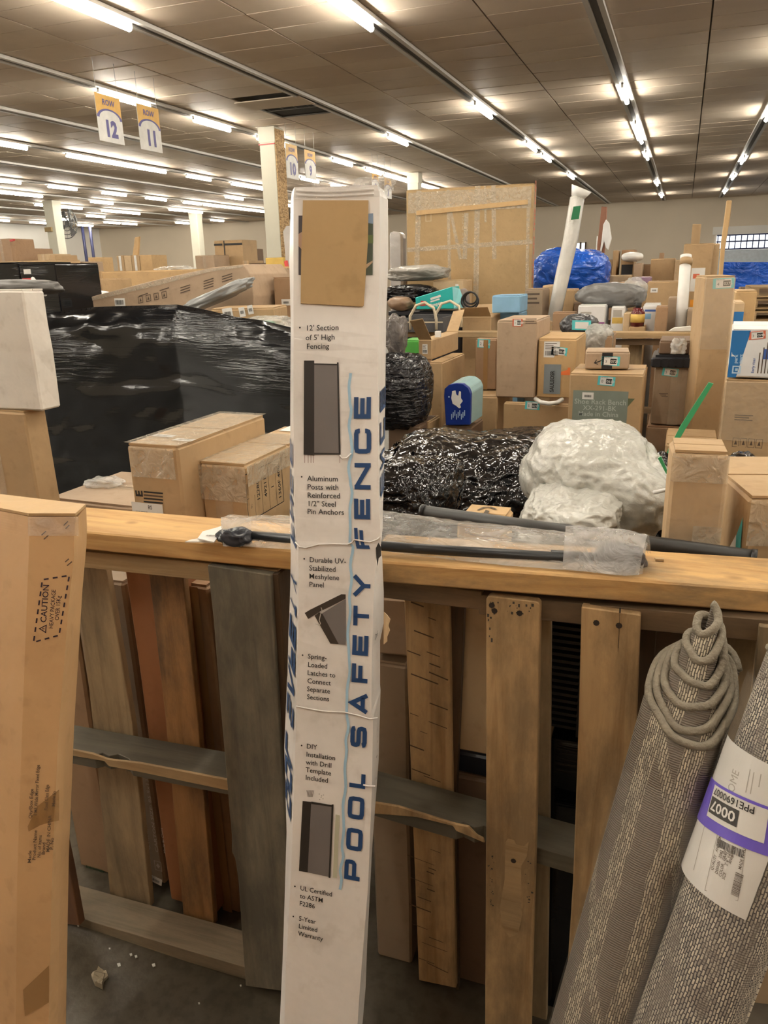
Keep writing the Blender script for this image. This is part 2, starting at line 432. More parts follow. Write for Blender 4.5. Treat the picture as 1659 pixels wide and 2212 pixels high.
struct(box('wall_right', (XR, YF2, 0), (XR+.2, YB, ZC+.1), M_wall))
struct(box('wall_front', (XL-.2, YF2-.2, 0), (XR+.2, YF2, ZC+.1), M_wall))
# ceiling: a dark deck above, tiles below it
m, nt, b = newmat('ceiling_tile'); v = coords(nt, (1,)*3)
n = N(nt, 'ShaderNodeTexNoise', Scale=.55, Detail=5.0, Roughness=.6); 
geo = N(nt, 'ShaderNodeNewGeometry'); nt.links.new(geo.outputs['Position'], n.inputs['Vector'])
oi = N(nt, 'ShaderNodeObjectInfo')
tone = ramp(nt, oi.outputs['Random'], [(0, (.66, .55, .44)), (.5, (.72, .61, .49)), (1, (.75, .65, .53))])
nt.links.new(mixc(nt, .8, tone, ramp(nt, n.outputs[0], [(.35, (.82, .80, .78)), (.62, (1, 1, 1))]), 'MULTIPLY'), b.inputs['Base Color'])
b.inputs['Roughness'].default_value = .62; b.inputs['Specular IOR Level'].default_value = .14
M_tile = m
ceil_o = struct(box('ceiling', (XL-.2, YF2-.2, ZC+.03), (XR+.2, YB+.2, ZC+.13), plain('ceiling_deck', (.16, .135, .105), .9)))
PW, PY = 1.22, .61
def tverts(x0, y0, rr):
    g = .010
    zz = [ZC + rr.uniform(-.004, .004) for _ in range(4)]
    X = (x0+g, x0+PW-g); Y = (y0+g*.7, y0+PY-g*.7)
    b4 = [(X[0], Y[0], zz[0]), (X[1], Y[0], zz[1]), (X[1], Y[1], zz[2]), (X[0], Y[1], zz[3])]
    return b4 + [(p[0], p[1], p[2]+.016) for p in b4]
TF = [(3, 2, 1, 0), (4, 5, 6, 7), (0, 1, 5, 4), (1, 2, 6, 5), (2, 3, 7, 6), (3, 0, 4, 7)]
cells = []
xi0 = 1.27 - PW*28
for i in range(38):
    x0 = xi0 + PW*i
    if x0 < XL-1 or x0 > XR-.2: continue
    y0 = YF2+.1
    while y0 < YB-.2:
        cells.append((x0, y0)); y0 += PY
def vis(c):
    p = Vector((c[0]+PW/2, c[1]+PY/2, ZC))
    if (RM.transposed() @ (p-CAM)).z > -.5: return False
    x, y = pj(p); return -120 < x < W+120 and -120 < y < 600
vv = sorted([c for c in cells if vis(c)], key=lambda c: (c[0]+PW/2)**2+(c[1]+PY/2)**2)
HOLE = (-7.35, -6.0, 12.6, 13.95)
def inhole(c): return False
near = vv[:298]; nset = set(near); rr = random.Random(3)
shared = {}
def tile_obj(x0, y0, nm='ceiling_tile'):
    k = rr.randint(0, 7)
    if k not in shared:
        me = bpy.data.meshes.new('ceiling_tile'); me.from_pydata(tverts(0, 0, rr), [], TF); me.materials.append(M_tile); shared[k] = me
    o = bpy.data.objects.new(nm, shared[k]); COL.objects.link(o); o.parent = ceil_o; o.location = (x0, y0, 0); return o
open_cell = min(near, key=lambda c: abs(c[0]+PW/2+6.75)+abs(c[1]+PY/2-13.2))
for c in near:
    if c == open_cell or (abs(c[0]-open_cell[0]) < .1 and abs(c[1]-open_cell[1]-PY) < .1): continue
    o = tile_obj(*c)
    if abs(c[0]-open_cell[0]) < .1 and 0 < abs(c[1]-open_cell[1]) < 1.0:
        o.rotation_euler = (R(1.3 if c[1] > open_cell[1] else -1.5), 0, 0); o.location.z -= .05 if c[1] < open_cell[1] else -.0; o.location.z += (c[1]*0)
        if c[1] > open_cell[1]: o.location = (c[0], c[1], -.0)
V = []; Fc = []
for c in cells:
    if c in nset: continue
    b0 = len(V); V += tverts(c[0], c[1], rr); Fc += [tuple(b0+i for i in f) for f in TF]
tag(link('far_ceiling_tiles', V, Fc, M_tile, ceil_o), kind='stuff')
# grille in the open cell
ox, oy = open_cell
g = empty('ceiling_vent', (ox, oy, ZC), 'dark open ceiling vent with bent metal frame above the near white column', 'vent')
box('opening_shade_panel', (.05, .05, .012), (1.17, 1.17, .028), M_darkgap, g)  # flat dark panel paints the shade inside the open cell
for a, b2 in (((0, .0, -.012), (1.22, .05, .0)), ((0, 1.17, -.012), (1.22, 1.22, 0)), ((0, .05, -.012), (.05, 1.17, 0)), ((1.17, .05, -.012), (1.22, 1.17, 0)), ((.05, .59, -.010), (1.17, .62, 0))):
    box('frame_bar', a, b2, plain('grey_vent_metal', (.12, .11, .10), .5), g)
for i in range(4): box('slat', (.10+.26*i, .06, .0), (.12+.26*i, .58, .010), plain('grey_vent_metal', (.12, .11, .10), .5), g)

# ------------------------------------------------------------------ lamp rows
TUBES = {3: [(7.0, 8.2), (16.6, 17.9)], 4: [(10.6, 11.8), (13.1, 14.4), (15.4, 16.3), (19.2, 20.5), (21.4, 22.8), (22.9, 24.1), (24.2, 25.4), (26.3, 27.5), (27.6, 28.8)],
 5: [(22.3, 23.5), (24.5, 25.7), (28, 29.2)], 6: [(12.9, 14.1), (15.3, 16.5), (16.55, 17.75), (17.8, 19.0), (20.0, 21.3), (22.4, 23.6), (23.7, 24.9), (27.3, 28.5), (31, 32.2)],
 7: [(26.0, 27.2), (30, 31.2), (13, 14.2)], 8: [(17.6, 18.8), (19.9, 21.1), (22.3, 23.5), (24.6, 25.8), (26.9, 28.1), (28.3, 29.5), (29.6, 30.8), (30.9, 32.1), (32.2, 33.4)],
 9: [(19.7, 20.9), (21.0, 22.2), (24.6, 25.8), (29.4, 30.6), (30.7, 31.9)], 10: [(24.4, 25.6), (25.7, 26.9), (28.1, 29.3), (29.4, 30.6), (36.4, 37.6)],
 11: [(30.0, 31.2), (36.8, 38.0)], 12: [(30.6, 31.8), (34.1, 35.3), (35.5, 36.7)], 13: [(29.1, 30.3), (31.6, 32.8), (34.9, 36.1)],
 2: [(8.2, 9.5), (14.3, 15.6), (19.1, 20.4), (21.3, 22.6), (26.1, 27.4)], 1: [(14.1, 15.5), (17.7, 19.0), (19.1, 20.4), (22.3, 23.6), (30.2, 31.5), (35.8, 37.1)],
 0: [(17.3, 18.6), (24.8, 26.1), (29.5, 30.8), (35.5, 36.8)], -1: [(12, 13.2), (20, 21.2), (28, 29.2)], -2: [(10, 11.2), (18, 19.2), (27, 28.2)], -3: [(12, 13.2), (22, 23.2)], -4: [(16, 17.2)]}
M_glow = emit('lamp_glow', (1.0, .93, .80), LAMP)
NAMES = {}
for k in range(-4, 14):
    x = 1.27 - 2.44*k
    pos = {0: 'rightmost lamp row near the barred window side, three lit tubes towards the back wall', 1: 'steep lamp row right of centre with a close group of lit tubes',
           2: 'lamp row running down to the tall wrapped roll', 3: 'lamp row crossing above the dark ceiling vent', 4: 'lamp row behind the ROW 12 sign with a lit tube above the sign',
           5: 'mostly unlit lamp row passing behind the ROW 12 and ROW 11 signs', 6: 'lamp row with three joined lit tubes below the ROW 12 sign', 7: 'thin mostly unlit lamp row below the three joined tubes',
           8: 'far lamp row with evenly spaced lit tubes left of the white column', 9: 'far lamp row meeting the top of the leaning white column', 10: 'far lamp row just above the wall fan',
           11: 'far lamp row ending near the middle white column', 12: 'far lamp row running into the wall fan', 13: 'farthest lamp row along the white left wall'}.get(k)
    lab = 'white ceiling lamp row: ' + pos if pos else 'white ceiling lamp row out of view on the right side'
    lab = ' '.join(lab.replace('white ceiling lamp row: ', '').split()[:16]) if pos else lab
    g = empty('ceiling_light_row', (x, 0, ZC), lab, 'ceiling light', 'ceiling lamp rows')
    if not pos: g['label'] = 'white ceiling lamp row beyond the right edge, ' + {-1: 'nearest to the photo', -2: 'second past the edge', -3: 'third past the edge', -4: 'along the right wall'}[k]
    for s in (-1, 1):
        box('rail', (s*.075-.03, YF2+.3, -.055), (s*.075+.03, YB-.1, -.012), M_metal, g)
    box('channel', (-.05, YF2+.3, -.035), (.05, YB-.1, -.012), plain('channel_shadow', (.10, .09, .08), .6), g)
    segs = list(TUBES.get(k, []))
    rr2 = random.Random(50+k)
    y = -12.0 + rr2.random()*2
    lim = {2: 7.0, 3: 6.0, 4: 8, 1: 10, 0: 14}.get(k, 9.5)
    while y < lim:
        segs.append((y, y+1.2)); y += rr2.choice((2.44, 3.66, 4.88))
    if not hasattr(bpy, '_tm'): pass
    for (a, b2) in segs:
        b2 = a+1.2
        key = 'tube'
        if key not in shared:
            bm = bmesh.new(); n_ = 8; 
            for i in range(n_+1): pass
            prof = [(.036*math.cos(-math.pi*i/5), .036*math.sin(-math.pi*i/5)-.030) for i in range(10)]
            vs0 = [bm.verts.new((px_, 0, pz_-.075)) for px_, pz_ in prof]; vs1 = [bm.verts.new((px_, 1.2, pz_-.075)) for px_, pz_ in prof]
            for i in range(10): k_ = (i+1) % 10; bm.faces.new((vs0[i], vs0[k_], vs1[k_], vs1[i]))
            bm.faces.new(vs0[::-1]); bm.faces.new(vs1)
            bmesh.ops.recalc_face_normals(bm, faces=bm.faces[:])
            me = bpy.data.meshes.new('lamp_tube'); bm.to_mesh(me); bm.free(); me.materials.append(M_glow); shared[key] = me
        t = bpy.data.objects.new('lamp_tube', shared[key]); COL.objects.link(t); t.parent = g; t.location = (0, a, 0)
        if 'holder' not in shared: shared['holder'] = box('lamp_holder', (-.02, 0, -.10), (.02, .03, -.036), M_metal).data; bpy.data.objects.remove(bpy.data.objects['lamp_holder'])
        for y_ in (-.031, 1.201): q = bpy.data.objects.new('lamp_holder', shared['holder']); COL.objects.link(q); q.parent = g; q.location = (0, a+y_, 0)

# ------------------------------------------------------------------ columns
M_col = plain('cream_column_paint', (.62, .60, .50), .6, var=.04, scale=2)
m, nt, b = newmat('chipboard'); n = N(nt, 'ShaderNodeTexVoronoi', Scale=26.0); nt.links.new(coords(nt, (1, 1, 1.6)), n.inputs['Vector'])
nt.links.new(ramp(nt, n.outputs['Color'], [(.2, (.24, .14, .055)), (.5, (.40, .25, .11)), (.8, (.52, .35, .17))]), b.inputs['Base Color']); b.inputs['Roughness'].default_value = .7; M_osb = m
def column(x, y, w, label, osb=False, extra=None):
    g = empty('column', (x, y, 0), label, 'column')
    box('shaft', (-w/2, -w/2, 0), (w/2, w/2, ZC-.012), M_col, g, .01)
    box('collar', (-w/2-.012, -w/2-.012, ZC-.30), (w/2+.012, w/2+.012, ZC-.02), M_col, g)
    if osb:
        box('chipboard_panel', (w/2+.002, -w/2, 0), (w/2+.03, w/2+.03, ZC-.06), M_osb, g)
        box('red_band', (-w/2-.014, -w/2-.014, ZC-.34), (w/2+.001, w/2, ZC-.32), M_red, g)
    if extra: box('junction_box', (-w/2-.03, -w/2-.08, 3.2), (w/2*.3, -w/2-.001, 3.35), plain('rust', (.35, .25, .12), .7), g); box('conduit_strap', (-w/2-.01, -w/2-.01, 3.24), (w/2+.01, w/2+.01, 3.28), M_col, g)
    return g
column(-7.95, 14.95, .34, 'near cream column with a chipboard panel on its right side', True)
column(-7.85, 23.75, .34, 'white column rising behind the top edge of the big taped carton')
column(-22.25, 24.3, .42, 'cream column at far left with a strapped junction box', False, True)
column(-21.4, 32.4, .42, 'white column in the middle distance beside the striped tan carton')

# ------------------------------------------------------------------ row signs
def row_sign(num, tlx, tly, trx, byl, X, zc, where):
    p = onX(tlx, tly, X); q = onX(trx, tly+(trx-tlx)*.22, X); bt = onX(tlx+(byl-tly)*.12, byl, X)
    w = q.y-p.y; h = p.z-bt.z
    g = empty('row_sign', (X, p.y, bt.z), 'hanging sign reading ROW %s, %s' % (num, where), 'sign', 'hanging row signs')
    box('panel', (-.006, 0, 0), (0, w, h), M_paper, g)
    f = lambda x, y, off: Vector((off, x, y))
    c = Canvas(); MO = plain('sign_orange', (.74, .45, .13), .5); MN = plain('sign_navy', (.13, .12, .30), .5)
    c.rect(MO, 0, h*.56, w, h, .002)
    def arch(r, off, mat, y0):
        pts = [(w/2 + math.cos(t)*r*w, y0 + math.sin(t)*(r*.42)*h) for t in [math.pi*i/16 for i in range(17)]]
        c.poly(mat, [(max(0, min(w, x)), y) for x, y in pts], off)
    arch(.50, .004, MN, h*.50); arch(.41, .006, M_paper, h*.50); c.rect(M_paper, 0, 0, w, h*.50, .005); c.rect(MN, 0, h*.48, w*.09, h*.56, .0045); c.rect(MN, w*.91, h*.48, w, h*.56, .0045)
    c.text(MN, 'ROW', w*.5, h*.78, h*.12, .008, .02, 0, 1.0, 'c')
    c.text(MN, num, w*.5, h*.13, h*.33, .008, .05, 0, .95, 'c')
    c.build('print', f, g)
    for y in (w*.08, w*.92): tube('hanging_wire', [(0, y, h), (0, y, ZC-.0-bt.z)], .004, M_metal, g, 4)
row_sign('12', 203, 198, 257, 303, -7.5, 0, 'largest and leftmost of the hanging signs')
row_sign('11', 294, 222, 341, 322, -7.5, 0, 'just right of the largest sign')
row_sign('10', 616, 308, 641, 385, -7.45, 0, 'first sign right of the near cream column')
row_sign('9', 657, 322, 680, 385, -7.45, 0, 'narrow sign above the white fence box top left corner')
row_sign('8', 803, 374, 817, 412, -7.45, 0, 'cut off by the top right of the white fence box')
row_sign('7', 830, 384, 845, 428, -7.45, 0, 'smallest sign, left of the far white column')

# ------------------------------------------------------------------ far walls furniture
M_navyp = plain('dark_blue_pipe', (.03, .035, .10), .5)
for i, (x0, y0, x1, y1) in enumerate(((178, 494, 193, 580), (194, 492, 207, 580))):
    a = onY(x0, y0, 36.0); 
    g = empty('wall_post', (a.x, 36.0, 0), 'dark blue %s post standing before the pale left wall' % ('left-hand' if i == 0 else 'right-hand'), 'post')
    tube('post_shaft', [(0, 0, .02), (0, 0, ZC-.02)], .08, M_navyp, g, 10); box('base_plate', (-.15, -.15, 0), (.15, .15, .02), M_navyp, g); box('top_plate', (-.12, -.12, ZC-.03), (.12, .12, ZC-.013), M_navyp, g)
p = onY(140, 482, 27)
g = empty('wall_fan', (p.x, 27, p.z), 'round dark grey cage fan hung high beside the far left column', 'fan')
gm = plain('grey_cage', (.10, .10, .10), .5)
for rr_ in (.60, .45, .30, .15): tube('cage_ring', [(math.cos(t)*rr_, .1*(1-rr_), math.sin(t)*rr_) for t in [2*math.pi*i/28 for i in range(28)]], .018, gm, g, 5, True)
for i in range(12): tube('cage_wire', [(math.cos(i*.5236)*.08, .08, math.sin(i*.5236)*.08), (math.cos(i*.5236)*.6, .04, math.sin(i*.5236)*.6)], .008, gm, g, 4)
lathe = [(math.cos(t)*.12, .12, math.sin(t)*.12) for t in [2*math.pi*i/16 for i in range(16)]]
prism('hub', lathe, (0, .25, 0), gm, g)
for i in range(4):
    a0 = i*math.pi/2+.4; prism('blade', [(math.cos(a0)*.1, .2, math.sin(a0)*.1), (math.cos(a0-.25)*.52, .17, math.sin(a0-.25)*.52), (math.cos(a0+.35)*.52, .24, math.sin(a0+.35)*.52)], (0, .01, 0), gm, g)
box('bracket', (-.04, .3, 0), (.04, .4, ZC-p.z-.02), gm, g)
# window with bars, right
a = onY(1549, 508, YB); b2 = onY(1659, 537, YB)
g = empty('window_1', (a.x, YB, 0), 'bright window with black bars', None); g['kind'] = 'structure'
x1 = a.x+5.5; z0, z1 = b2.z, a.z
M_win = emit('daylight_pane', (.75, .85, 1.0), 1.1)
box('pane', (0, -.04, z0), (x1-a.x, -.02, z1), M_win, g)
for i in range(23): xx = .03+i*.245; box('bar', (xx, -.09, z0), (xx+.045, -.05, z1), M_navyp, g)
for zz in (z0, (z0+z1)/2, z1-.05): box('rail', (0, -.095, zz), (x1-a.x, -.045, zz+.06), M_navyp, g)
box('sill_panel', (-.2, -.16, .9), (x1-a.x, -.10, z0-.02), plain('pale_blue_panel', (.62, .70, .78), .5), g)
box('lintel', (-.2, -.16, z1+.02), (x1-a.x, -.10, z1+.35), M_wallL, g)
a = onY(1243, 526, YB); b2 = onY(1264, 549, YB)
g = empty('window_2', (a.x, YB, 0), 'small bright two-pane window', None); g['kind'] = 'structure'
wv = b2.x-a.x
for i in range(2): box('pane', (.06+i*wv/2, -.04, b2.z), (wv/2-.04+i*wv/2, -.02, a.z), M_win, g)
box('frame', (-.04, -.07, b2.z-.05), (0.03, -.021, a.z+.05), M_greyink, g); box('frame', (wv-.03, -.07, b2.z-.05), (wv+.04, -.021, a.z+.05), M_greyink, g); box('frame', (wv/2-.03, -.07, b2.z-.05), (wv/2+.05, -.021, a.z+.05), M_greyink, g)

# ================================================================== BIN FENCE OF PALLETS AND RAILS
W_rail = wood('fresh_rail_wood', (.56, .34, .13), (.42, .22, .07), (.27, .20, .11), 'x', .5, .25)
W_railR = wood('scuffed_rail_wood', (.54, .33, .13), (.40, .21, .07), (.15, .115, .075), 'x', .5, .75)
W_pale = wood('pale_pallet_wood', (.42, .29, .15), (.30, .19, .085), (.20, .15, .09), 'x', .4, .4)
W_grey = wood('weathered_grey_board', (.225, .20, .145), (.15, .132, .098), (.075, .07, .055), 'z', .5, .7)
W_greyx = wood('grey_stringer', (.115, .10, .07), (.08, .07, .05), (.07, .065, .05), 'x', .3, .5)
W_b1 = wood('tan_board', (.36, .26, .145), (.26, .18, .095), (.12, .09, .055), 'z', .5, .6)
W_b2 = wood('orange_board_scorched', (.36, .19, .07), (.25, .12, .04), (.05, .04, .03), 'z', .7, .75)
W_b3 = wood('golden_board', (.50, .335, .165), (.36, .215, .09), (.13, .09, .05), 'z', .7, .6)
W_dark = wood('dark_brown_board', (.09, .052, .025), (.05, .03, .015), (.04, .03, .02), 'z', .3, .5)
W_face = wood('brown_stringer', (.17, .105, .052), (.10, .065, .035), (.07, .05, .03), 'x', .4, .6)

def flatbar(name, fl, fr, z0, z1, depth, mat, label, bev=.003, nd=None):
    """long board lying flat; fl, fr = front-top corners (px) on the plane z1"""
    a = onZ(*fl, z1); b2 = onZ(*fr, z1); d = (b2-a).normalized(); n = Vector((-d.y, d.x, 0))
    o = prism(name, [Vector((0, 0, 0)), (b2-a), (b2-a)+n*depth, n*depth], (0, 0, z0-z1), mat, None, bev)
    o.location = a
    return tag(o, label, 'rail')
railL = flatbar('wooden_rail', (-260, 1107.4), (655, 1192), 1.042, 1.08, .14, W_rail, 'left wooden top rail with clean orange edge, leading to the tall tan carton')
railR = flatbar('wooden_rail', (790, 1211), (2300, 1321), 1.042, 1.08, .14, W_railR, 'right wooden top rail with dark scuffed top, above the rolled rugs')

def board(name, pts, Y, t, mat, parent, bev=.0015, yaw=0, p0=None):
    """vertical board: outline in px on the plane Y=const (front face), thickness t backwards"""
    P = [onY(x, y, Y) for x, y in pts]
    o = prism(name, P, (0, t, 0), mat, parent, bev)
    return o
YS = 1.135                                   # front plane of the left stringers
palL = empty('pallet', (0, 0, 0), 'left wooden pallet stood on edge as bin fence, one wide grey weathered board in front', 'pallet', 'pallets stood on edge')
def stringer(name, fl, fr, zt, th, depth, mat, parent, notch=None, chip=None):
    YF = 1.135 if parent is palL else 1.1655
    a = onY(*fl, YF); b2 = onY(*fr, YF); d = (b2-a); L = d.length; d.normalize(); n = Vector((0, 1, 0))
    pts = [(0, 0)]
    if notch:
        s = (onY(*notch[0], YF)-a).dot(d); e = s+notch[1]
        if e > L: e = L-.01
        pts += [(s, 0), (s+.015, .022), (s+.05, .036), (e-.05, .036), (e-.015, .022), (e, 0)]
    if chip:
        s = (onY(*chip, YF)-a).dot(d); pts += [(s, 0), (s+.012, .012), (s+.035, .006), (s+.05, .018), (s+.085, .010), (s+.10, 0)]
    pts += [(L, 0), (L, depth), (0, depth)]
    return prism(name, [a+d*x+n*y for x, y in pts], (0, 0, -th), mat, parent, .001)
# three stringers of the left pallet
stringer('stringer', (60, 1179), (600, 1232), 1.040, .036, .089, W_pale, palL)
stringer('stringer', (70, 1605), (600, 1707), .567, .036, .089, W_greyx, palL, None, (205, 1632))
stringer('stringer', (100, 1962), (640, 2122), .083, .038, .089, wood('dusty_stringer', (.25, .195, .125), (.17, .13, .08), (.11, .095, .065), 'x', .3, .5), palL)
e1 = board('stringer_edge', [(100, 1609), (200, 1628), (232, 1640), (300, 1648), (490, 1684), (600, 1707), (600, 1728), (490, 1708), (300, 1668), (235, 1656), (225, 1645), (100, 1624)], YS-.004, .006, W_pale, palL)
e1['label'] = 'paler splintered front edge of the middle stringer'
# boards behind
board('back_board', [(150, 1180), (222, 1190), (285, 1560), (325, 1960), (240, 1960), (205, 1610), (182, 1400)], 1.232, .018, W_b1, palL)
board('back_board', [(316, 1190), (390, 1196), (428, 1560), (463, 2000), (398, 2000), (358, 1560)], 1.232, .018, W_b2, palL)
board('back_board', [(463, 1200), (540, 1205), (600, 2060), (545, 2060)], 1.232, .018, W_b1, palL)
# wide grey board in front, with its chipped left edge
gb = board('front_board', [(447, 1213), (580, 1234), (584, 1236), (600, 1500), (614, 1760), (636, 2140), (530, 2125), (521, 2000), (514, 1895), (507, 1850), (500, 1835), (500, 1800), (490, 1690), (472, 1480), (460, 1330)], YS-.020, .019, W_grey, palL)
gb.location.z = -.007; gb['label'] = 'wide weathered grey board with a chipped edge'
db = board('front_board', [(586, 1240), (602, 1240), (628, 1640), (640, 2140), (622, 2140), (604, 1640)], YS-.012, .045, W_dark, palL); db['label'] = 'dark brown board edge'
rb = board('end_board', [(104, 1700), (128, 1775), (150, 1880), (172, 2000), (90, 1990), (60, 1800)], 1.10, .02, wood('reddish_board', (.19, .085, .035), (.12, .05, .02), (.05, .03, .02), 'z'), palL); rb['label'] = 'reddish brown slanting board stub'

YR = 1.165
palR = empty('pallet', (0, 0, 0), 'right wooden pallet stood on edge behind the rugs, golden upright boards with knots', 'pallet', 'pallets stood on edge')
stringer('stringer', (1035, 1285), (2200, 1387), 1.036, .036, .089, W_face, palR)
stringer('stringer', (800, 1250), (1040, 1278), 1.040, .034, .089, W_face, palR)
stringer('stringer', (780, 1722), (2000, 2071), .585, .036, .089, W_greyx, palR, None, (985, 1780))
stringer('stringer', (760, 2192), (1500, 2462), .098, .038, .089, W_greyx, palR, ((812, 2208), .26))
ed = board('stringer_edge', [(790, 1731), (860, 1742), (982, 1780), (1012, 1786), (1030, 1805), (1044, 1812), (1047, 1822), (1010, 1806), (985, 1796), (978, 1785), (900, 1766), (790, 1757)], 1.159, .006, W_b3, palR)
ed['label'] = 'splintered orange front edge of the middle stringer'
def scorch(b2, spots, mat=None):
    pass
board('back_board', [(872, 1262), (970, 1276), (977, 1700), (985, 2135), (905, 2118), (885, 1600)], 1.262, .018, W_b3, palR)
board('back_board', [(972, 1278), (1004, 1282), (985, 1720), (990, 2140), (984, 2138), (976, 1700)], 1.275, .018, W_dark, palR)
board('back_board', [(1150, 1290), (1190, 1300), (1187, 1780), (1180, 2240), (1140, 2240)], 1.268, .018, W_b1, palR)
board('back_board', [(1383, 1320), (1422, 1325), (1392, 1700), (1370, 2100), (1330, 2100)], 1.275, .018, W_dark, palR)
board('back_board', [(1560, 1335), (1640, 1345), (1600, 1700), (1560, 2100), (1500, 2100)], 1.275, .018, W_b1, palR)
f1 = board('front_board', [(1050, 1293), (1058, 1288), (1160, 1300), (1166, 1306), (1164, 1500), (1158, 1800), (1143, 2320), (1047, 2320), (1050, 1800)], 1.146, .019, W_b3, palR)
f2 = board('front_board', [(1256, 1311), (1384, 1329), (1378, 1480), (1372, 1640), (1345, 1900), (1310, 2330), (1210, 2330), (1238, 1900), (1250, 1560)], 1.152, .019, W_b3, palR)
f3 = board('front_board', [(1640, 1352), (1760, 1366), (1700, 1800), (1600, 1800)], 1.155, .019, W_b1, palR)
# nails and a crack in the front boards
nm = plain('nail_rust', (.05, .04, .035), .6, .5)
for x, y, Y in ((1068, 1320, 1.146), (1122, 1325, 1.146), (1288, 1346, 1.152), (1337, 1352, 1.152), (1062, 1308, 1.146), (1109, 1860, 1.146)):
    p = onY(x, y, Y-.0012); prism('nail', [p+Vector((math.cos(t)*.005, 0, math.sin(t)*.005)) for t in [i*math.pi/4 for i in range(8)]], (0, .003, 0), nm, palR)
cr = [(1338, 1312), (1341, 1312), (1340, 1352), (1337, 1400), (1335, 1440), (1334, 1400), (1336, 1350)]
c = board('crack', cr, 1.1515, .002, M_darkgap, palR)
# torn pale patch on the tall board
board('bare_patch', [(1092, 1820), (1097, 1812), (1110, 1814), (1115, 1824), (1132, 1828), (1142, 1818), (1138, 1850), (1126, 1870), (1126, 1990), (1118, 2018), (1100, 2025), (1084, 2000), (1080, 1960), (1090, 1900)], 1.1455, .001, W_pale, palR, 0)
# dark saw marks on the left pale board
cs = Canvas()
rs = random.Random(5)
for i in range(34):
    y = rs.uniform(1290, 2080); x = rs.uniform(876, 930); L_ = rs.uniform(15, 60)
    a = onY(x, y, 1.2612); b2 = onY(min(x+L_, 968), y+L_*.38, 1.2612)
    cs.line(plain('saw_mark', (.10, .065, .035), .8), [(a.x, a.z), (b2.x, b2.z)], rs.uniform(.0012, .0030), 0)
cs.build('saw_mark', lambda x, y, off: Vector((x, 1.2612, y)), palR)
# dark scuffs at the top of the middle upright board
cs = Canvas()
for i in range(26):
    x = rs.choice((rs.uniform(1052, 1062), rs.uniform(1055, 1150))); y = rs.uniform(1300, 1400) if x < 1062 else rs.uniform(1303, 1328)
    a = onY(x, y, 1.1452); s = rs.uniform(.001, .004)
    cs.rect(plain('scuff', (.06, .05, .04), .8), a.x, a.z, a.x+s, a.z+s*rs.uniform(.6, 2.5), 0)
for i in range(30):
    x = rs.choice((rs.uniform(1052, 1066), rs.uniform(1132, 1148))); y = rs.uniform(1850, 1960)
    a = onY(x, y, 1.1452); s = rs.uniform(.001, .004); cs.rect(plain('scuff', (.06, .05, .04), .8), a.x, a.z, a.x+s, a.z+s, 0)
cs.build('scuff', lambda x, y, off: Vector((x, 1.1452, y)), palR)

# ================================================================== TALL WHITE POOL FENCE BOX
LV = [ # y, left silhouette, front-left, front-right, right silhouette, yaw
 (402, 630, 636, 815, 828, 20), (425, 628, 634, 820, 838, 20), (560, 625, 634, 820, 839, 19), (700, 628, 634, 818, 834, 19), (900, 627, 634, 816, 832, 14), (1060, 627, 636, 818, 829, 11.5),
 (1150, 626, 638, 822, 827, 10), (1172, 626, 640, 823, 827, 10), (1180, 627, 644, 813, 819, 10), (1250, 628, 645, 809, 826, 9), (1320, 627, 645, 806, 829, 8), (1390, 625, 644, 804, 829, 8), (1430, 623, 643, 803, 821, 7),
 (1530, 621, 640, 802, 821, 7), (1542, 620, 640, 806, 822, 7), (1700, 614, 636, 803, 818, 6), (1900, 619, 629, 795, 804, 5), (2120, 613, 617, 777, 793, 4), (2212, 610, 615, 771, 790, 4), (2560, 595, 602, 741, 762, 4)]
D0, KL = 1.115, .27
def lv_point(px, y, cx0):
    r = ray(px, y); ry = r.dot(HD)
    t = (D0+KL*(1.55-1.06))/(ry-KL*r.z); return CAM+r*t
LP = []
for (y, ls, fl, fr, rs_, yw) in LV:
    c0 = lv_point((fl+fr)/2, y, 0); dr = yawdir(yw); n = Vector((-dr.y, dr.x, 0))
    def solve(base, px, d):
        lo, hi = -.5, .5
        for _ in range(40):
            mid = (lo+hi)/2
            if pj(base+d*mid)[0] > px: hi = mid
            else: lo = mid
        return base+d*lo
    A = solve(c0, fl, dr); B = solve(c0, fr, dr)
    bk = c0+n*.085; 
    C_ = solve(bk, rs_, dr); D_ = solve(bk, ls, dr)
    # never narrower at the back than sensible
    LP.append([A, B, C_, D_])
zb = LP[-1][0].z
# last level is dropped to the floor along the lean
for i in range(4):
    a, b2 = LP[-2][i], LP[-1][i]; t = (0.0-a.z)/(b2.z-a.z) if abs(b2.z-a.z) > 1e-6 else 1
    LP[-1][i] = a+(b2-a)*t; LP[-1][i].z = 0.0
_L2 = []
for i in range(len(LP)-1):
    k = max(1, int((LP[i][0]-LP[i+1][0]).length/.02))
    for j in range(k): _L2.append([LP[i][q].lerp(LP[i+1][q], j/k) for q in range(4)])
_L2.append(LP[-1]); LP = _L2
V = []; Fc = []
for l in LP: V += l
for i in range(len(LP)-1):
    for k in range(4):
        j = (k+1) % 4; Fc.append((i*4+k, (i+1)*4+k, (i+1)*4+j, i*4+j))
tp = len(V); Fc.append((0, 1, 2, 3)); b0 = (len(LP)-1)*4; Fc.append((b0+3, b0+2, b0+1, b0))
M_pool = cardboard('pool_box_white', (.80, .77, .74), .38)
pool = link('pool_fence_box', V, Fc, M_pool); bm = bmesh.new(); bm.from_mesh(pool.data)
bmesh.ops.recalc_face_normals(bm, faces=bm.faces[:]); bm.to_mesh(pool.data); bm.free()
tag(pool, 'tall narrow white box reading POOL SAFETY FENCE leaning on the rail', 'box')
FLs = [l[0] for l in LP]; FRs = [l[1] for l in LP]
arc = [0]
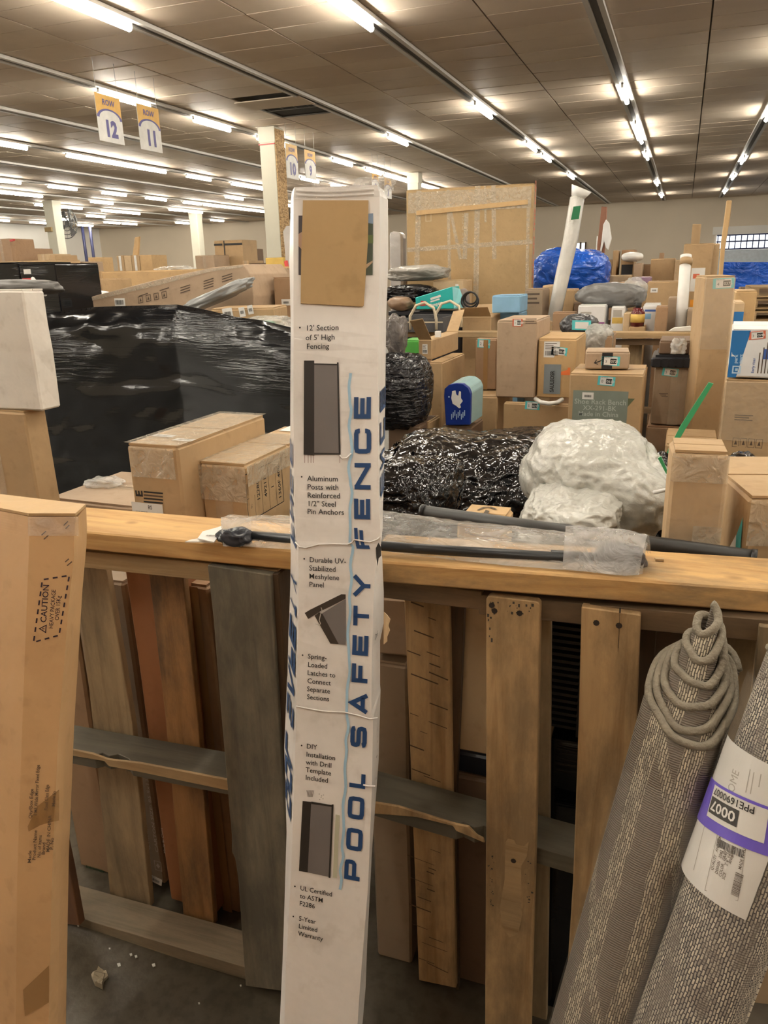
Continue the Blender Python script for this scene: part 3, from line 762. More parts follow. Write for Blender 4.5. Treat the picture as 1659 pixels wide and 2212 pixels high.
for i in range(1, len(LP)):
    m1 = (FLs[i]+FRs[i])/2; m0 = (FLs[i-1]+FRs[i-1])/2; arc.append(arc[-1]-(m1-m0).length)
def seg_of(y):
    for i in range(len(arc)-1):
        if y >= arc[i+1]: return i, (y-arc[i])/(arc[i+1]-arc[i])
    return len(arc)-2, 1.0
def poolF(x, y, off):
    i, t = seg_of(y); l = FLs[i].lerp(FLs[i+1], t); r_ = FRs[i].lerp(FRs[i+1], t); dx = r_-l; up = (FLs[i]-FLs[i+1])
    nn = dx.cross(up).normalized()
    if nn.dot(CAM-l) < 0: nn = -nn
    return l + dx.normalized()*x + nn*(off+.0008)
def poolS(i0, i1):
    def f(x, y, off):
        i, t = seg_of(y); a = LP[i][i0].lerp(LP[i+1][i0], t); b2 = LP[i][i1].lerp(LP[i+1][i1], t); dx = b2-a; up = LP[i][i0]-LP[i+1][i0]
        nn = dx.cross(up).normalized()
        cen = (LP[i][0]+LP[i][2])/2
        if nn.dot(a-cen) < 0: nn = -nn
        return a+dx*x+nn*(off+.0008)
    return f
def inv(func, px, py, x=.06, y=-.5):
    for _ in range(25):
        p = pj(func(x, y, 0)); e = (px-p[0], py-p[1]); h_ = 1e-4
        a = pj(func(x+h_, y, 0)); b2 = pj(func(x, y+h_, 0))
        j = [[(a[0]-p[0])/h_, (b2[0]-p[0])/h_], [(a[1]-p[1])/h_, (b2[1]-p[1])/h_]]; dt = j[0][0]*j[1][1]-j[0][1]*j[1][0]
        if abs(dt) < 1e-9: break
        dx = (e[0]*j[1][1]-e[1]*j[0][1])/dt; dy = (-e[0]*j[1][0]+e[1]*j[0][0])/dt
        x += max(-.1, min(.1, dx)); y = max(arc[-1], min(0, y+max(-.3, min(.3, dy))))
    return x, y
# stroke letters, extended block style: unit box, x along reading direction, y up
WT = .262
def letters(c, mat, ch, x0, y0, w, h, off=.0012, rot=True, cut=(0, 1)):
    """letter fills the box x0..x0+w (reading direction) and y0..y0+h; rotated so reading runs upward"""
    t = min(WT*h, .30*w); a = t/2
    def P(u, v): return (u, v)
    S_ = {
     'E': [[(a, 0), (a, h)], [(0, a), (w, a)], [(0, h/2), (w*.95, h/2)], [(0, h-a), (w, h-a)]],
     'F': [[(a, 0), (a, h)], [(0, h*.47), (w*.9, h*.47)], [(0, h-a), (w, h-a)]],
     'L': [[(a, 0), (a, h)], [(0, a), (w, a)]],
     'T': [[(w/2, 0), (w/2, h)], [(0, h-a), (w, h-a)]],
     'N': [[(a, 0), (a, h)], [(w-a, 0), (w-a, h)], [(a*1.1, h-a*.9), (w-a*1.1, a*.9)]],
     'A': [[(a*1.1, 0), (w/2, h-a*.4), (w-a*1.1, 0)], [(w*.22, h*.27), (w*.78, h*.27)]],
     'Y': [[(a*1.1, h), (w/2, h*.42), (w-a*1.1, h)], [(w/2, 0), (w/2, h*.5)]],
     'P': [[(a, 0), (a, h)], [(a, h-a), (w-a*2, h-a), (w-a*1.2, h-a*1.3), (w-a, h-a*2.2), (w-a, h*.34+a*1.6), (w-a*1.2, h*.34+a*.9), (w-a*2, h*.34+a*.3), (a, h*.34+a*.3)]],
     'C': [[(w-a, h*.66), (w-a, h-a*2.2), (w-a*1.3, h-a*1.3), (w-a*2.4, h-a), (a*2.4, h-a), (a*1.3, h-a*1.3), (a, h-a*2.2), (a, a*2.2), (a*1.3, a*1.3), (a*2.4, a), (w-a*2.4, a), (w-a*1.3, a*1.3), (w-a, a*2.2), (w-a, h*.36)]],
     'S': [[(w-a, h*.72), (w-a*1.2, h-a*1.4), (w-a*2.4, h-a), (a*2.4, h-a), (a*1.3, h-a*1.3), (a, h-a*2.2), (a, h*.5+a*1.1), (a*1.4, h*.5+a*.3), (a*2.4, h*.5), (w-a*2.4, h*.5), (w-a*1.4, h*.5-a*.3), (w-a, h*.5-a*1.1), (w-a, a*2.2), (w-a*1.3, a*1.3), (w-a*2.4, a), (a*2.4, a), (a*1.2, a*1.4), (a, h*.28)]],
     'O': [[(a*2.4, a), (w-a*2.4, a), (w-a*1.3, a*1.3), (w-a, a*2.4), (w-a, h-a*2.4), (w-a*1.3, h-a*1.3), (w-a*2.4, h-a), (a*2.4, h-a), (a*1.3, h-a*1.3), (a, h-a*2.4), (a, a*2.4), (a*1.3, a*1.3)]]}[ch]
    for st in S_:
        pts = [(x0 - v if rot else x0+u, y0 + u if rot else y0+v) for u, v in st]
        # densify long strokes so they follow the surface
        q = []
        cl = ch == 'O'
        for i in range(len(pts)-(0 if cl else 1)):
            p0_, p1_ = pts[i], pts[(i+1) % len(pts)]; q.append(p0_)
            L_ = math.dist(p0_, p1_); k = int(L_/.02)
            for j in range(1, k+1): q.append((p0_[0]+(p1_[0]-p0_[0])*j/(k+1), p0_[1]+(p1_[1]-p0_[1])*j/(k+1)))
        if not cl: q.append(pts[-1])
        c.line(mat, q, t, off, cl)
BIG = [('E', 855, 906.6, 764, 802), ('C', 923, 982, 764, 803), ('N', 997, 1059.5, 765, 802), ('E', 1074, 1124, 764, 801), ('F', 1137, 1188, 764, 801), ('Y', 1235, 1295, 765, 801), ('T', 1304.7, 1355, 763, 798),
 ('E', 1368, 1419, 761, 796), ('F', 1429, 1478, 760, 795), ('A', 1490.7, 1546, 758.5, 793.5), ('S', 1563.5, 1618, 757, 793), ('L', 1665, 1706, 755, 790), ('O', 1714.8, 1773.7, 752, 787), ('O', 1783, 1842, 748.5, 783.5), ('P', 1851, 1905.5, 744.5, 778)]
for ch, y0, y1, x0, x1 in BIG:
    a = inv(poolF, x1-1, y1-2); b2 = inv(poolF, x0+1, y0+3)
    c = Canvas(); letters(c, M_navy, ch, a[0], a[1], abs(b2[1]-a[1]), abs(a[0]-b2[0])); c.build('block_letter', poolF, pool)
def ptext(cv, s, px, py, ph, func=poolF, mat=M_ink, bold=.006, sx=1.0):
    a = inv(func, px, py); b2 = inv(func, px, py-ph); cv.text(mat, s, a[0], a[1], abs(b2[1]-a[1]), .001, bold, 0, sx)
c = Canvas()
TX = [("12' Section", 660, 714.5, 11.5), ("of 5' High", 660, 735, 11.5), ("Fencing", 662, 754, 11.5),
 ("Aluminum", 664, 1039, 11.5), ("Posts with", 664, 1057, 11.5), ("Reinforced", 664, 1075, 11.5), ('1/2" Steel', 664, 1093, 11.5), ("Pin Anchors", 664, 1110, 11.5),
 ("Durable UV-", 668.5, 1214, 11), ("Stabilized", 668, 1232, 11), ("Meshylene", 668, 1249.5, 11), ("Panel", 668, 1267, 11),
 ("Spring-", 665, 1422, 10.5), ("Loaded", 665, 1440, 10.5), ("Latches to", 664, 1457.5, 10.5), ("Connect", 664, 1475, 10.5), ("Separate", 663, 1492.5, 10.5), ("Sections", 663, 1509.5, 10.5),
 ("DIY", 662, 1616, 10.5), ("Installation", 661.5, 1633.5, 10.5), ("with Drill", 661, 1650.5, 10.5), ("Template", 660.5, 1667, 10.5), ("Included", 660, 1683.5, 10.5),
 ("UL Certified", 648.5, 1922, 10), ("to ASTM", 648, 1939, 10), ("F2286", 647, 1955, 10), ("5-Year", 645.5, 1987.5, 10), ("Limited", 645, 2004, 10), ("Warranty", 644, 2020, 10)]
for s, x, y, hh in TX: ptext(c, s, x, y, hh)
for x, y in ((648, 708), (652, 1030), (657.5, 1207), (654, 1415), (652, 1610), (637.5, 1914), (634, 1979)):
    a = inv(poolF, x, y); c.poly(M_ink, [(a[0]+math.cos(t)*.0014, a[1]+math.sin(t)*.0014) for t in [i*math.pi/4 for i in range(8)]], .001)
c.build('bullet_lettering', poolF, pool)
# wavy pale blue line
pts = []
WV = [(757.5, 806), (754, 835), (756, 870), (759, 885), (754, 920), (759, 955), (761, 972), (753, 1010), (757, 1040), (761, 1065), (756, 1100), (757, 1140), (756, 1172), (763, 1182), (757, 1220), (760, 1250), (755, 1290), (757, 1320), (751, 1370), (754, 1410), (756, 1450), (750, 1490), (749, 1540), (753, 1570), (747, 1600), (749, 1620), (745, 1660), (747, 1700), (741, 1740), (743, 1790), (739, 1830), (742, 1850), (735, 1880), (738, 1900), (733, 1932)]
c = Canvas()
for i in range(len(WV)-1):
    for k in range(3):
        t = k/3; tt = (1-math.cos(t*math.pi))/2
        pts.append(inv(poolF, WV[i][0]+(WV[i+1][0]-WV[i][0])*tt, WV[i][1]+(WV[i+1][1]-WV[i][1])*t))
c.line(M_sky, pts, .0044, .0007); c.build('wavy_line', poolF, pool)
# printed pictures
def pq(cv, mat, pts, off=.0007):
    cv.poly(mat, [inv(poolF, x, y) for x, y in pts], off)
G1 = plain('picture_dark', (.025, .022, .02), .45); G2 = plain('picture_grey', (.17, .155, .15), .45); G3 = plain('picture_brown', (.045, .035, .028), .45)
c = Canvas()
def strip(cv, mat, pts, off):         # quad given as tl,tr,br,bl; split vertically so it follows the box
    (a, b_, d_, e_) = pts; k = 8
    for i in range(k):
        t0, t1 = i/k, (i+1)/k
        L0 = (a[0]+(e_[0]-a[0])*t0, a[1]+(e_[1]-a[1])*t0); L1 = (a[0]+(e_[0]-a[0])*t1, a[1]+(e_[1]-a[1])*t1)
        R0 = (b_[0]+(d_[0]-b_[0])*t0, b_[1]+(d_[1]-b_[1])*t0); R1 = (b_[0]+(d_[0]-b_[0])*t1, b_[1]+(d_[1]-b_[1])*t1)
        pq(cv, mat, [L0, R0, R1, L1], off)
strip(c, G1, [(657, 779), (679, 779), (679, 984), (656, 982)], .0007)
strip(c, G2, [(679, 787), (730, 787), (735, 980), (679, 981)], .0007)
strip(c, G1, [(679, 785), (731, 786), (731, 789), (679, 788)], .0010)
strip(c, G1, [(728, 783), (731.5, 783), (736, 981), (732, 981)], .0010)
strip(c, G1, [(679, 978), (736, 979), (736, 982), (679, 982)], .0010)
for x in (658, 665.5, 671.5, 676.5, 734): strip(c, plain('picture_rust', (.22, .10, .08), .5), [(x, 982), (x+1, 982), (x+1, 1000), (x, 1000)], .0007)
c.build('fence_picture', poolF, pool); c = Canvas()
# gate corner picture
pq(c, G3, [(658.5, 1324), (670, 1317), (737.5, 1283.5), (747, 1284), (747, 1293), (712, 1311), (693, 1320), (666, 1337)], .0007)
pq(c, G2, [(696, 1325), (747, 1294), (747, 1393), (731, 1391)], .0007)
pq(c, G3, [(680, 1330), (690, 1322), (697, 1326), (732, 1391), (714, 1390)], .0010)
c.line(M_metal, [inv(poolF, *q) for q in ((694, 1312), (696, 1317), (694, 1322), (690, 1340), (693, 1347), (689, 1350), (681, 1347))], .0012, .0013)
c.build('gate_picture', poolF, pool); c = Canvas()
# lower picture
strip(c, G1, [(654, 1730), (673, 1732), (665, 1884), (646, 1881)], .0007)
strip(c, G2, [(673, 1735), (718, 1742), (711, 1894), (665, 1884)], .0007)
strip(c, G1, [(673, 1731), (720, 1739), (720, 1743), (673, 1736)], .0010)
strip(c, G1, [(717, 1737), (721, 1737), (714, 1896), (710, 1895)], .0010)
strip(c, plain('picture_cream', (.50, .50, .38), .5), [(725, 1759), (734, 1761), (728, 1896), (719, 1895)], .0007)
for i in range(6): c.line(G2, [inv(poolF, 663+i*3, 1707), inv(poolF, 666+i*1.8, 1721)], .0008, .0008)
for x, y in ((690, 1715), (694, 1722), (699, 1717), (698, 1725), (691, 1727), (695, 1719)): a = inv(poolF, x, y); c.rect(G2, a[0]-.0006, a[1]-.0006, a[0]+.0006, a[1]+.0006)
c.build('template_picture', poolF, pool); c = Canvas()
# photo print at the top, mostly hidden by the plain cardboard sheet
strip(c, plain('photo_left', (.055, .045, .05), .4), [(645, 466), (656, 466), (656, 595), (645, 594)], .0007)
strip(c, plain('photo_skin', (.38, .24, .17), .4), [(645, 506), (654, 500), (653, 540), (645, 532)], .0009)
strip(c, plain('photo_trees', (.045, .06, .03), .4), [(793, 462), (806, 461), (805, 594), (786, 594)], .0007)
strip(c, plain('photo_sky', (.22, .30, .42), .4), [(795, 462), (806, 461), (806, 484), (794, 482)], .0009)
strip(c, plain('photo_path', (.42, .30, .18), .4), [(790, 572), (805, 563), (805, 567), (790, 582)], .0009)
strip(c, plain('photo_green', (.10, .14, .03), .4), [(793, 508), (806, 508), (806, 526), (793, 526)], .0009)
pr = c.build('product_picture', poolF, pool)
# plain cardboard sheet taped over the photo
kw = [inv(poolF, x, y) for x, y in ((655, 434), (796, 434), (795, 520), (786, 660), (783, 663), (650, 656), (651, 560))]
K = [poolF(x, y, .003) for x, y in kw]
bm = bmesh.new(); ft = bm.faces.new([bm.verts.new(p) for p in K]); r_ = bmesh.ops.extrude_face_region(bm, geom=[ft])
nn = (poolF(.05, -.1, .01)-poolF(.05, -.1, 0)).normalized()
for g_ in r_['geom']:
    if isinstance(g_, bmesh.types.BMVert): g_.co -= nn*.0028
sheet = bmobj('cover_sheet', bm, cardboard('kraft_sheet', (.43, .285, .13), .7), pool); sheet['label'] = 'plain tan cardboard rectangle over the picture'
# left side lettering and right side words
fl_ = poolS(0, 3); fr_ = poolS(1, 2)
c = Canvas()
for ch, y0, y1 in (('Y', 1235, 1258), ('T', 1290, 1310), ('E', 1335, 1388), ('F', 1396, 1445), ('A', 1455, 1512), ('S', 1520, 1574), ('L', 1622, 1664), ('O', 1672, 1728), ('O', 1735, 1795), ('E', 960, 1005), ('C', 1020, 1065), ('N', 1080, 1120), ('F', 1130, 1165)):
    a = inv(fl_, (LV[0][1]+632)/2, y1, .5); b2 = inv(fl_, 632, y0, .5)
    k = seg_of(a[1])[0]
    letters(c, M_navy, ch, .22, a[1], abs(b2[1]-a[1]), .999) if False else None
    t = .12
    # side face: x runs 0..1 from the front edge to the back, so strokes are laid as bands
    y_lo, y_hi = min(a[1], b2[1]), max(a[1], b2[1]); hh = y_hi-y_lo
    def bar(u0, v0, u1, v1): c.rect(M_navy, u0, y_lo+v0*hh, u1, y_lo+v1*hh, .0008, 1, 3)
    if ch in 'EF': bar(.15, 0, .85, .2); bar(.15, .2, .33, 1); bar(.42, .2, .58, .9); (ch == 'E') and bar(.67, .2, .85, 1)
    if ch == 'T': bar(.15, 0, .33, 1); bar(.33, .4, .85, .6)
    if ch == 'L': bar(.15, 0, .85, .2); bar(.67, .2, .85, 1)
    if ch in 'OC': bar(.15, .1, .33, .9); bar(.67, .1, .85, .9); bar(.33, 0, .67, .2); (ch == 'O') and bar(.33, .8, .67, 1)
    if ch == 'S': bar(.15, .1, .3, .9); bar(.42, .1, .58, .9); bar(.7, .1, .85, .9); bar(.3, 0, .42, .2); bar(.58, .8, .7, 1)
    if ch == 'A': c.poly(M_navy, [(.85, y_lo), (.85, y_lo+.2*hh), (.15, y_lo+.62*hh), (.15, y_lo+.38*hh)], .0008); c.poly(M_navy, [(.85, y_lo+.8*hh), (.85, y_lo+hh), (.15, y_lo+.62*hh), (.15, y_lo+.42*hh)], .0008)
    if ch == 'N': bar(.15, 0, .85, .2); bar(.15, .8, .85, 1); c.poly(M_navy, [(.15, y_lo), (.15, y_lo+.25*hh), (.85, y_lo+hh), (.85, y_lo+.75*hh)], .0009)
    if ch == 'Y': bar(.5, .4, .85, .6); c.poly(M_navy, [(.15, y_lo), (.15, y_lo+.22*hh), (.55, y_lo+.6*hh), (.55, y_lo+.4*hh)], .0009); c.poly(M_navy, [(.15, y_lo+.78*hh), (.15, y_lo+hh), (.55, y_lo+.6*hh), (.55, y_lo+.4*hh)], .0009)
c.build('side_lettering', fl_, pool)
c = Canvas()
for ch, y0, y1 in (('E', 842, 888), ('C', 904, 958), ('N', 976, 1012), ('E', 1025, 1070)):
    a = inv(fr_, 824, y1, .5); b2 = inv(fr_, 824, y0, .5); y_lo, y_hi = min(a[1], b2[1]), max(a[1], b2[1]); hh = y_hi-y_lo
    def bar(u0, v0, u1, v1): c.rect(M_navy, u0, y_lo+v0*hh, u1, y_lo+v1*hh, .0008, 1, 3)
    bar(.2, .0, .9, .2)
    if ch == 'E': bar(.2, .2, .36, 1); bar(.46, .2, .62, 1); bar(.74, .2, .9, 1)
    if ch == 'C': bar(.2, .2, .36, .9); bar(.74, .2, .9, .9)
    if ch == 'N': bar(.2, .8, .9, 1); c.poly(M_navy, [(.9, y_lo), (.9, y_lo+.25*hh), (.2, y_lo+hh), (.2, y_lo+.75*hh)], .0009)
for y in (1365,):
    a = inv(fr_, 818, y, .3); c.text(M_ink, 'Dril', .15, a[1], .0085, .001, .01, 0, 11)
for i, ch in enumerate('FiWcw'):
    a = inv(fr_, 814, 1580+i*12.5, .4); c.text(M_greyink, ch, .5, a[1], .005, .001, 0, 0, 11)
for y in (1646, 1688, 1743, 1785, 1827): a = inv(fr_, 810, y, .4); c.rect(M_ink, .45, a[1]-.001, .53, a[1]+.001, .0009)
c.build('side_lettering', fr_, pool)
# tears: brown corrugated lips with a raised paper edge
def tear(pts_px, wd, off=.004, up=True):
    c = Canvas(); a = [inv(poolF, x, y) for x, y in pts_px]
    c.line(CB['tan'], a, wd*1.0, .0012); c.build('torn_edge', poolF, pool)
    P = [poolF(x, y + wd*.5, off) for x, y in a]
    tube('torn_edge', P, .0012, M_pool, pool, 5)
tear([(640, 1172), (648, 1182), (662, 1184), (690, 1177), (720, 1176), (752, 1177), (762, 1172), (766, 1166), (800, 1172), (816, 1166), (822, 1160)], .0016)
tear([(641, 1525), (660, 1529), (682, 1533), (700, 1536), (745, 1538), (775, 1545), (800, 1553), (817, 1550)], .0020)
tear([(786, 1694), (796, 1697), (812, 1697)], .0012); tear([(735, 984), (740, 991), (750, 990), (760, 980)], .0012)
def flapx(name, pts, off, th, mat):
    P = [poolF(*inv(poolF, x, y), off if i % 2 else off*.3) for i, (x, y) in enumerate(pts)]
    nn2 = (poolF(.05, inv(poolF, *pts[0])[1], .01)-poolF(.05, inv(poolF, *pts[0])[1], 0)).normalized()
    return prism(name, P, -nn2*th, mat, pool)
hole = flapx('torn_hole', [(812, 1184), (818, 1172), (823, 1182), (824, 1200), (818, 1206), (816, 1222), (813, 1205)], .002, .001, M_darkgap)
flapx('torn_flap', [(829, 1322), (836, 1328), (843, 1338), (839, 1352), (842, 1362), (836, 1376), (836, 1386), (829, 1392)], .001, .002, CB['pale'])
# clear tape wrapped around the top, crumpled
for (y0, y1, x0, x1) in ((404, 432, 634, 822),):
    c = Canvas(); a = inv(poolF, x0+1, y1); b2 = inv(poolF, x1, y0)
    c.rect(clearfilm('gloss_wrap', (.85, .83, .8), .22, .1, 1.0, 40.0), 0, a[1], b2[0], b2[1], .004, 8, 3); c.build('top_tape', poolF, pool)
topl = [LP[0][i].copy() for i in range(4)]
tpm = lump('crumpled_tape', (0, 0, 0), (.028, .018, .010), clearfilm('gloss_wrap'), 3, .3, 3, .2, 4, pool); tpm.location = (LP[0][1]+LP[0][2])/2+Vector((-.01, 0, .004))
tpm = lump('crumpled_tape', (0, 0, 0), (.030, .014, .006), clearfilm('gloss_wrap'), 8, .3, 3, .2, 4, pool); tpm.location = (LP[0][0]+LP[0][1])/2+Vector((.0, .004, .003))
for (ya, yb, k) in ((410, 416, .8), (420, 428, .5)):
    tube('crease', [poolF(*inv(poolF, x, ya+(yb-ya)*math.sin(x*.02)*k+abs(x-727)*.01), .0008) for x in range(640, 815, 14)], .0018, M_pool, pool, 6)

# ================================================================== GENERIC LOFTED CARTONS
def invf(func, px, py, x, y, it=30):
    for _ in range(it):
        p = pj(func(x, y, 0)); e = (px-p[0], py-p[1]); h_ = 1e-4
        a = pj(func(x+h_, y, 0)); b2 = pj(func(x, y+h_, 0))
        j = [[(a[0]-p[0])/h_, (b2[0]-p[0])/h_], [(a[1]-p[1])/h_, (b2[1]-p[1])/h_]]; dt = j[0][0]*j[1][1]-j[0][1]*j[1][0]
        if abs(dt) < 1e-9: break
        dx = (e[0]*j[1][1]-e[1]*j[0][1])/dt; dy = (-e[0]*j[1][0]+e[1]*j[0][0])/dt
        x += max(-.05, min(.05, dx)); y += max(-.1, min(.1, dy))
        if abs(e[0])+abs(e[1]) < .05: break
    return x, y
def oriented(func, p_from, p_to, x0=0, y0=0):
    """a sub-frame on a surface: origin at px p_from, x axis towards px p_to; returns g(x,y,off) and length"""
    a = invf(func, *p_from, x0, y0); b2 = invf(func, *p_to, *a)
    d = Vector((b2[0]-a[0], b2[1]-a[1])); L = d.length; d.normalize(); n = Vector((-d.y, d.x))
    return (lambda x, y, off: func(a[0]+d.x*x+n.x*y, a[1]+d.y*x+n.y*y, off)), L, (lambda px, py: (lambda q: ((q[0]-a[0])*d.x+(q[1]-a[1])*d.y, (q[0]-a[0])*n.x+(q[1]-a[1])*n.y))(invf(func, px, py, *a)))

# ---- tall tan carton at the left edge
HL = [(1116, -90, 63, 164, 168), (1160, -95, 63, 160, 170), (1200, -95, 62, 160, 169), (1300, -100, 58, 149, 160), (1600, -110, 47, 125, 142), (1900, -120, 37, 112, 130), (2212, -130, 34, 105, 125)]
def hpt(px, y, d0, k, z0):
    r = ray(px, y); ry = r.dot(HD); t = (d0+k*(1.55-z0))/(ry-k*r.z); return CAM+r*t
LL = []
for (y, x0, x1, x2, x3) in HL:
    LL.append([hpt(x0, y-30, 1.16, .20, 1.15), hpt(x1, y, 1.055, .20, 1.15), hpt(x2, y, 1.055, .20, 1.15), hpt(x3, y, 1.085, .20, 1.15)])
dirn = HD*.085+Vector((-.01, 0, 0))
for l in LL: l.append(l[3]+dirn*.55); l.append(l[0]+dirn*.6)
last = [LL[-2][i]+(LL[-1][i]-LL[-2][i])*((0-LL[-2][i].z)/(LL[-1][i].z-LL[-2][i].z)) for i in range(6)]
LL[-1] = last
zt = LL[0][1].z
L2 = []
for i in range(len(LL)-1):
    for j in range(8): L2.append([LL[i][q].lerp(LL[i+1][q], j/8) for q in range(6)])
L2.append(LL[-1]); LL = L2
V = []; Fc = []
for l in LL: V += l
for i in range(len(LL)-1):
    for k in range(6): j = (k+1) % 6; Fc.append((i*6+k, (i+1)*6+k, (i+1)*6+j, i*6+j))
Fc.append((0, 1, 2, 3, 4, 5)); b0 = (len(LL)-1)*6; Fc.append(tuple(b0+i for i in (5, 4, 3, 2, 1, 0)))
tallc = link('tall_carton', V, Fc, cardboard('orange_tan_cardboard', (.60, .375, .185), .55))
bm = bmesh.new(); bm.from_mesh(tallc.data); bmesh.ops.recalc_face_normals(bm, faces=bm.faces[:]); bm.to_mesh(tallc.data); bm.free()
tag(tallc, 'tall tan carton at the left edge with a dashed CAUTION heavy package print', 'box')
larc = [0]
for i in range(1, len(LL)): larc.append(larc[-1]-(LL[i][1]-LL[i-1][1]).length)
def lface(i0, i1):
    def f(x, y, off):
        k = 0
        for k in range(len(larc)-1):
            if y >= larc[k+1]: break
        t = (y-larc[k])/(larc[k+1]-larc[k]); a = LL[k][i0].lerp(LL[k+1][i0], t); b2 = LL[k][i1].lerp(LL[k+1][i1], t)
        dx = (b2-a).normalized(); up = LL[k][i0]-LL[k+1][i0]; nn = dx.cross(up).normalized()
        if nn.dot(a-(LL[k][1]+LL[k][4])/2) < 0: nn = -nn
        return a+dx*x+nn*(off+.0008)
    return f
lf = lface(1, 2)
# caution print: a frame whose x axis runs up the carton
g, L, loc = oriented(lf, (100, 1345), (106.5, 1262), .02, -.2)
c = Canvas()
fr = [loc(*p) for p in ((73, 1387), (92, 1252), (150, 1243), (128, 1372))]
M_cau = plain('dark_purple_ink', (.035, .02, .035), .6)
for i in range(4):
    a = Vector(fr[i]); b2 = Vector(fr[(i+1) % 4]); n_ = max(2, int((b2-a).length/.0125))
    for k in range(n_): c.line(M_cau, [a.lerp(b2, (k+.15)/n_), a.lerp(b2, (k+.70)/n_)], .0024)
a = loc(99, 1366); b2 = loc(105.5, 1264); q = loc(100, 1345)
c.text(M_cau, 'CAUTION', q[0], q[1], .0088, .0006, .01, 0, (b2[0]-q[0])/(.0088/.70*4.45))
c.line(M_cau, [(a[0], a[1]), (a[0]+.011, a[1]), (a[0]+.0055, a[1]+.0095)], .0014, .0006, True); c.rect(M_cau, a[0]+.005, a[1]+.002, a[0]+.006, a[1]+.006)
a = loc(114.5, 1358); c.text(M_cau, 'HEAVY PACKAGE', a[0], a[1], .0062, .0006, .005, 0, .86)
a = loc(127.5, 1340); c.text(M_cau, 'OVER 15Kg', a[0], a[1], .0062, .0006, .005, 0, .86)
c.build('caution_print', g, tallc)
c = Canvas(); LT = [(62, 1768, 69, 1697, 'Qty/Box Edge'), (73, 1762, 81, 1635, '1 MF Wide Mirror Fixed Edge'), (96, 1750, 100, 1682, 'Fixed Glass Edge'), (112, 1742, 116, 1704, 'Made In'),
 (60, 1864, 62, 1838, 'Made'), (70, 1858, 74, 1790, 'Product Name'), (81, 1852, 83, 1793, 'No. of Items'), (90, 1846, 92, 1817, 'Brand'), (100, 1840, 103, 1768, 'MADE IN CHINA'), (108, 1835, 111, 1806, 'P. No')]
g, L, loc = oriented(lf, (60, 1864), (69, 1697), .02, -.6)
for x0, y0, x1, y1, s in LT:
    a = loc(x0, y0); b2 = loc(x1, y1); c.text(M_greyink, s, a[0], a[1]-.005, .0052, .0006, .012, 0, max(.5, (b2[0]-a[0])/(.0052/.70*.52*len(s))))
c.build('faded_print', g, tallc)
# tape patches and staples
c = Canvas(); M_ktape = clearfilm('kraft_tape', (.36, .20, .07), .75, .3, .2, 20)
q = [invf(lf, *p, .03, -.5) for p in ((128, 1705), (80, 1742), (60, 1785), (62, 1796), (88, 1782), (113, 1775), (128, 1772))]
c.poly(M_ktape, q, .0005)
q = [invf(lf, *p, .03, -.9) for p in ((106, 2085), (50, 2138), (54, 2195), (106, 2165))]; c.poly(M_browntape, q, .0005)
c.build('tape', lf, tallc)
c = Canvas()
for p0_, p1_ in (((90, 1156), (100, 1147)), ((95, 1165), (105, 1156)), ((142, 1142), (150, 1134)), ((141, 1214), (149, 1207)), ((145, 1222), (156, 1213)), ((138, 1135), (147, 1126))):
    c.line(M_greyink, [invf(lf, *p0_, .03, -.05), invf(lf, *p1_, .03, -.05)], .0016)
c.build('staple', lf, tallc)
c = Canvas(); a = invf(lf, 66, 1136, .0, -.02); b2 = invf(lf, 166, 1120, .1, 0); c.rect(clearfilm('gloss_wrap'), 0, -.028, b2[0]+.004, 0, .003, 10, 3); c.build('tape', lf, tallc)
# folded flap over the top
prism('flap', [LL[0][0]+Vector((0, 0, .001)), LL[0][1]+Vector((0, 0, .001)), LL[0][2]+Vector((0, 0, .001)), LL[0][4]+Vector((0, 0, .001)), LL[0][5]+Vector((0, 0, .001))], (0, 0, .004), CB['gold'], tallc)
# pink tag lying by the carton
def pt_floor(x, y, z=0): return onZ(x, y, z)
P = [onZ(x, y, .004) for x, y in ((124, 2142), (143, 2136), (142, 2168), (134, 2178), (124, 2178))]
o = prism('paper_tag', P, (0, 0, .0015), plain('coral_pink', (.75, .15, .13), .6)); tag(o, 'small coral pink paper tag on the floor beside the tall tan carton', 'tag')
P = [onZ(x, y, .002) for x, y in ((198, 2112), (214, 2096), (230, 2102), (234, 2112), (224, 2122), (222, 2138), (206, 2130))]
o = prism('crumpled_paper', P, (0, 0, .006), plain('dirty_paper', (.30, .25, .17), .8)); bm = bmesh.new(); bm.from_mesh(o.data)
bmesh.ops.triangulate(bm, faces=bm.faces[:]); bmesh.ops.subdivide_edges(bm, edges=bm.edges[:], cuts=3)
for v in bm.verts:
    if v.co.z > .004: v.co.z += .012*max(0, noise.noise(v.co*90)+.4)
bm.to_mesh(o.data); bm.free(); tag(o, 'crumpled scrap of dirty paper on the floor below the left pallet', 'paper scrap')
M_scr = plain('white_scrap', (.6, .6, .56), .6)
for i, (x, y, s) in enumerate(((257, 2085, 4), (332, 2086, 4), (169, 2001, 2), (237, 2050, 2), (345, 2052, 2), (430, 2168, 2), (283, 2063, 3), (294, 2067, 3), (520, 2130, 2))):
    P = [onZ(x+dx*s, y+dy*s, .001) for dx, dy in ((-1, -.6), (.7, -1), (1, .5), (-.4, 1))]
    o = prism('litter_scrap', P, (0, 0, .002), M_scr); tag(o, 'tiny white litter scrap on the dark floor in front of the left pallet', 'scrap', 'white scraps on the floor')
    if i in (0, 1): o['label'] = ('pale pea-sized litter scrap nearest the crumpled dirty paper' if i == 0 else 'pale pea-sized litter scrap in the middle of the dark floor')

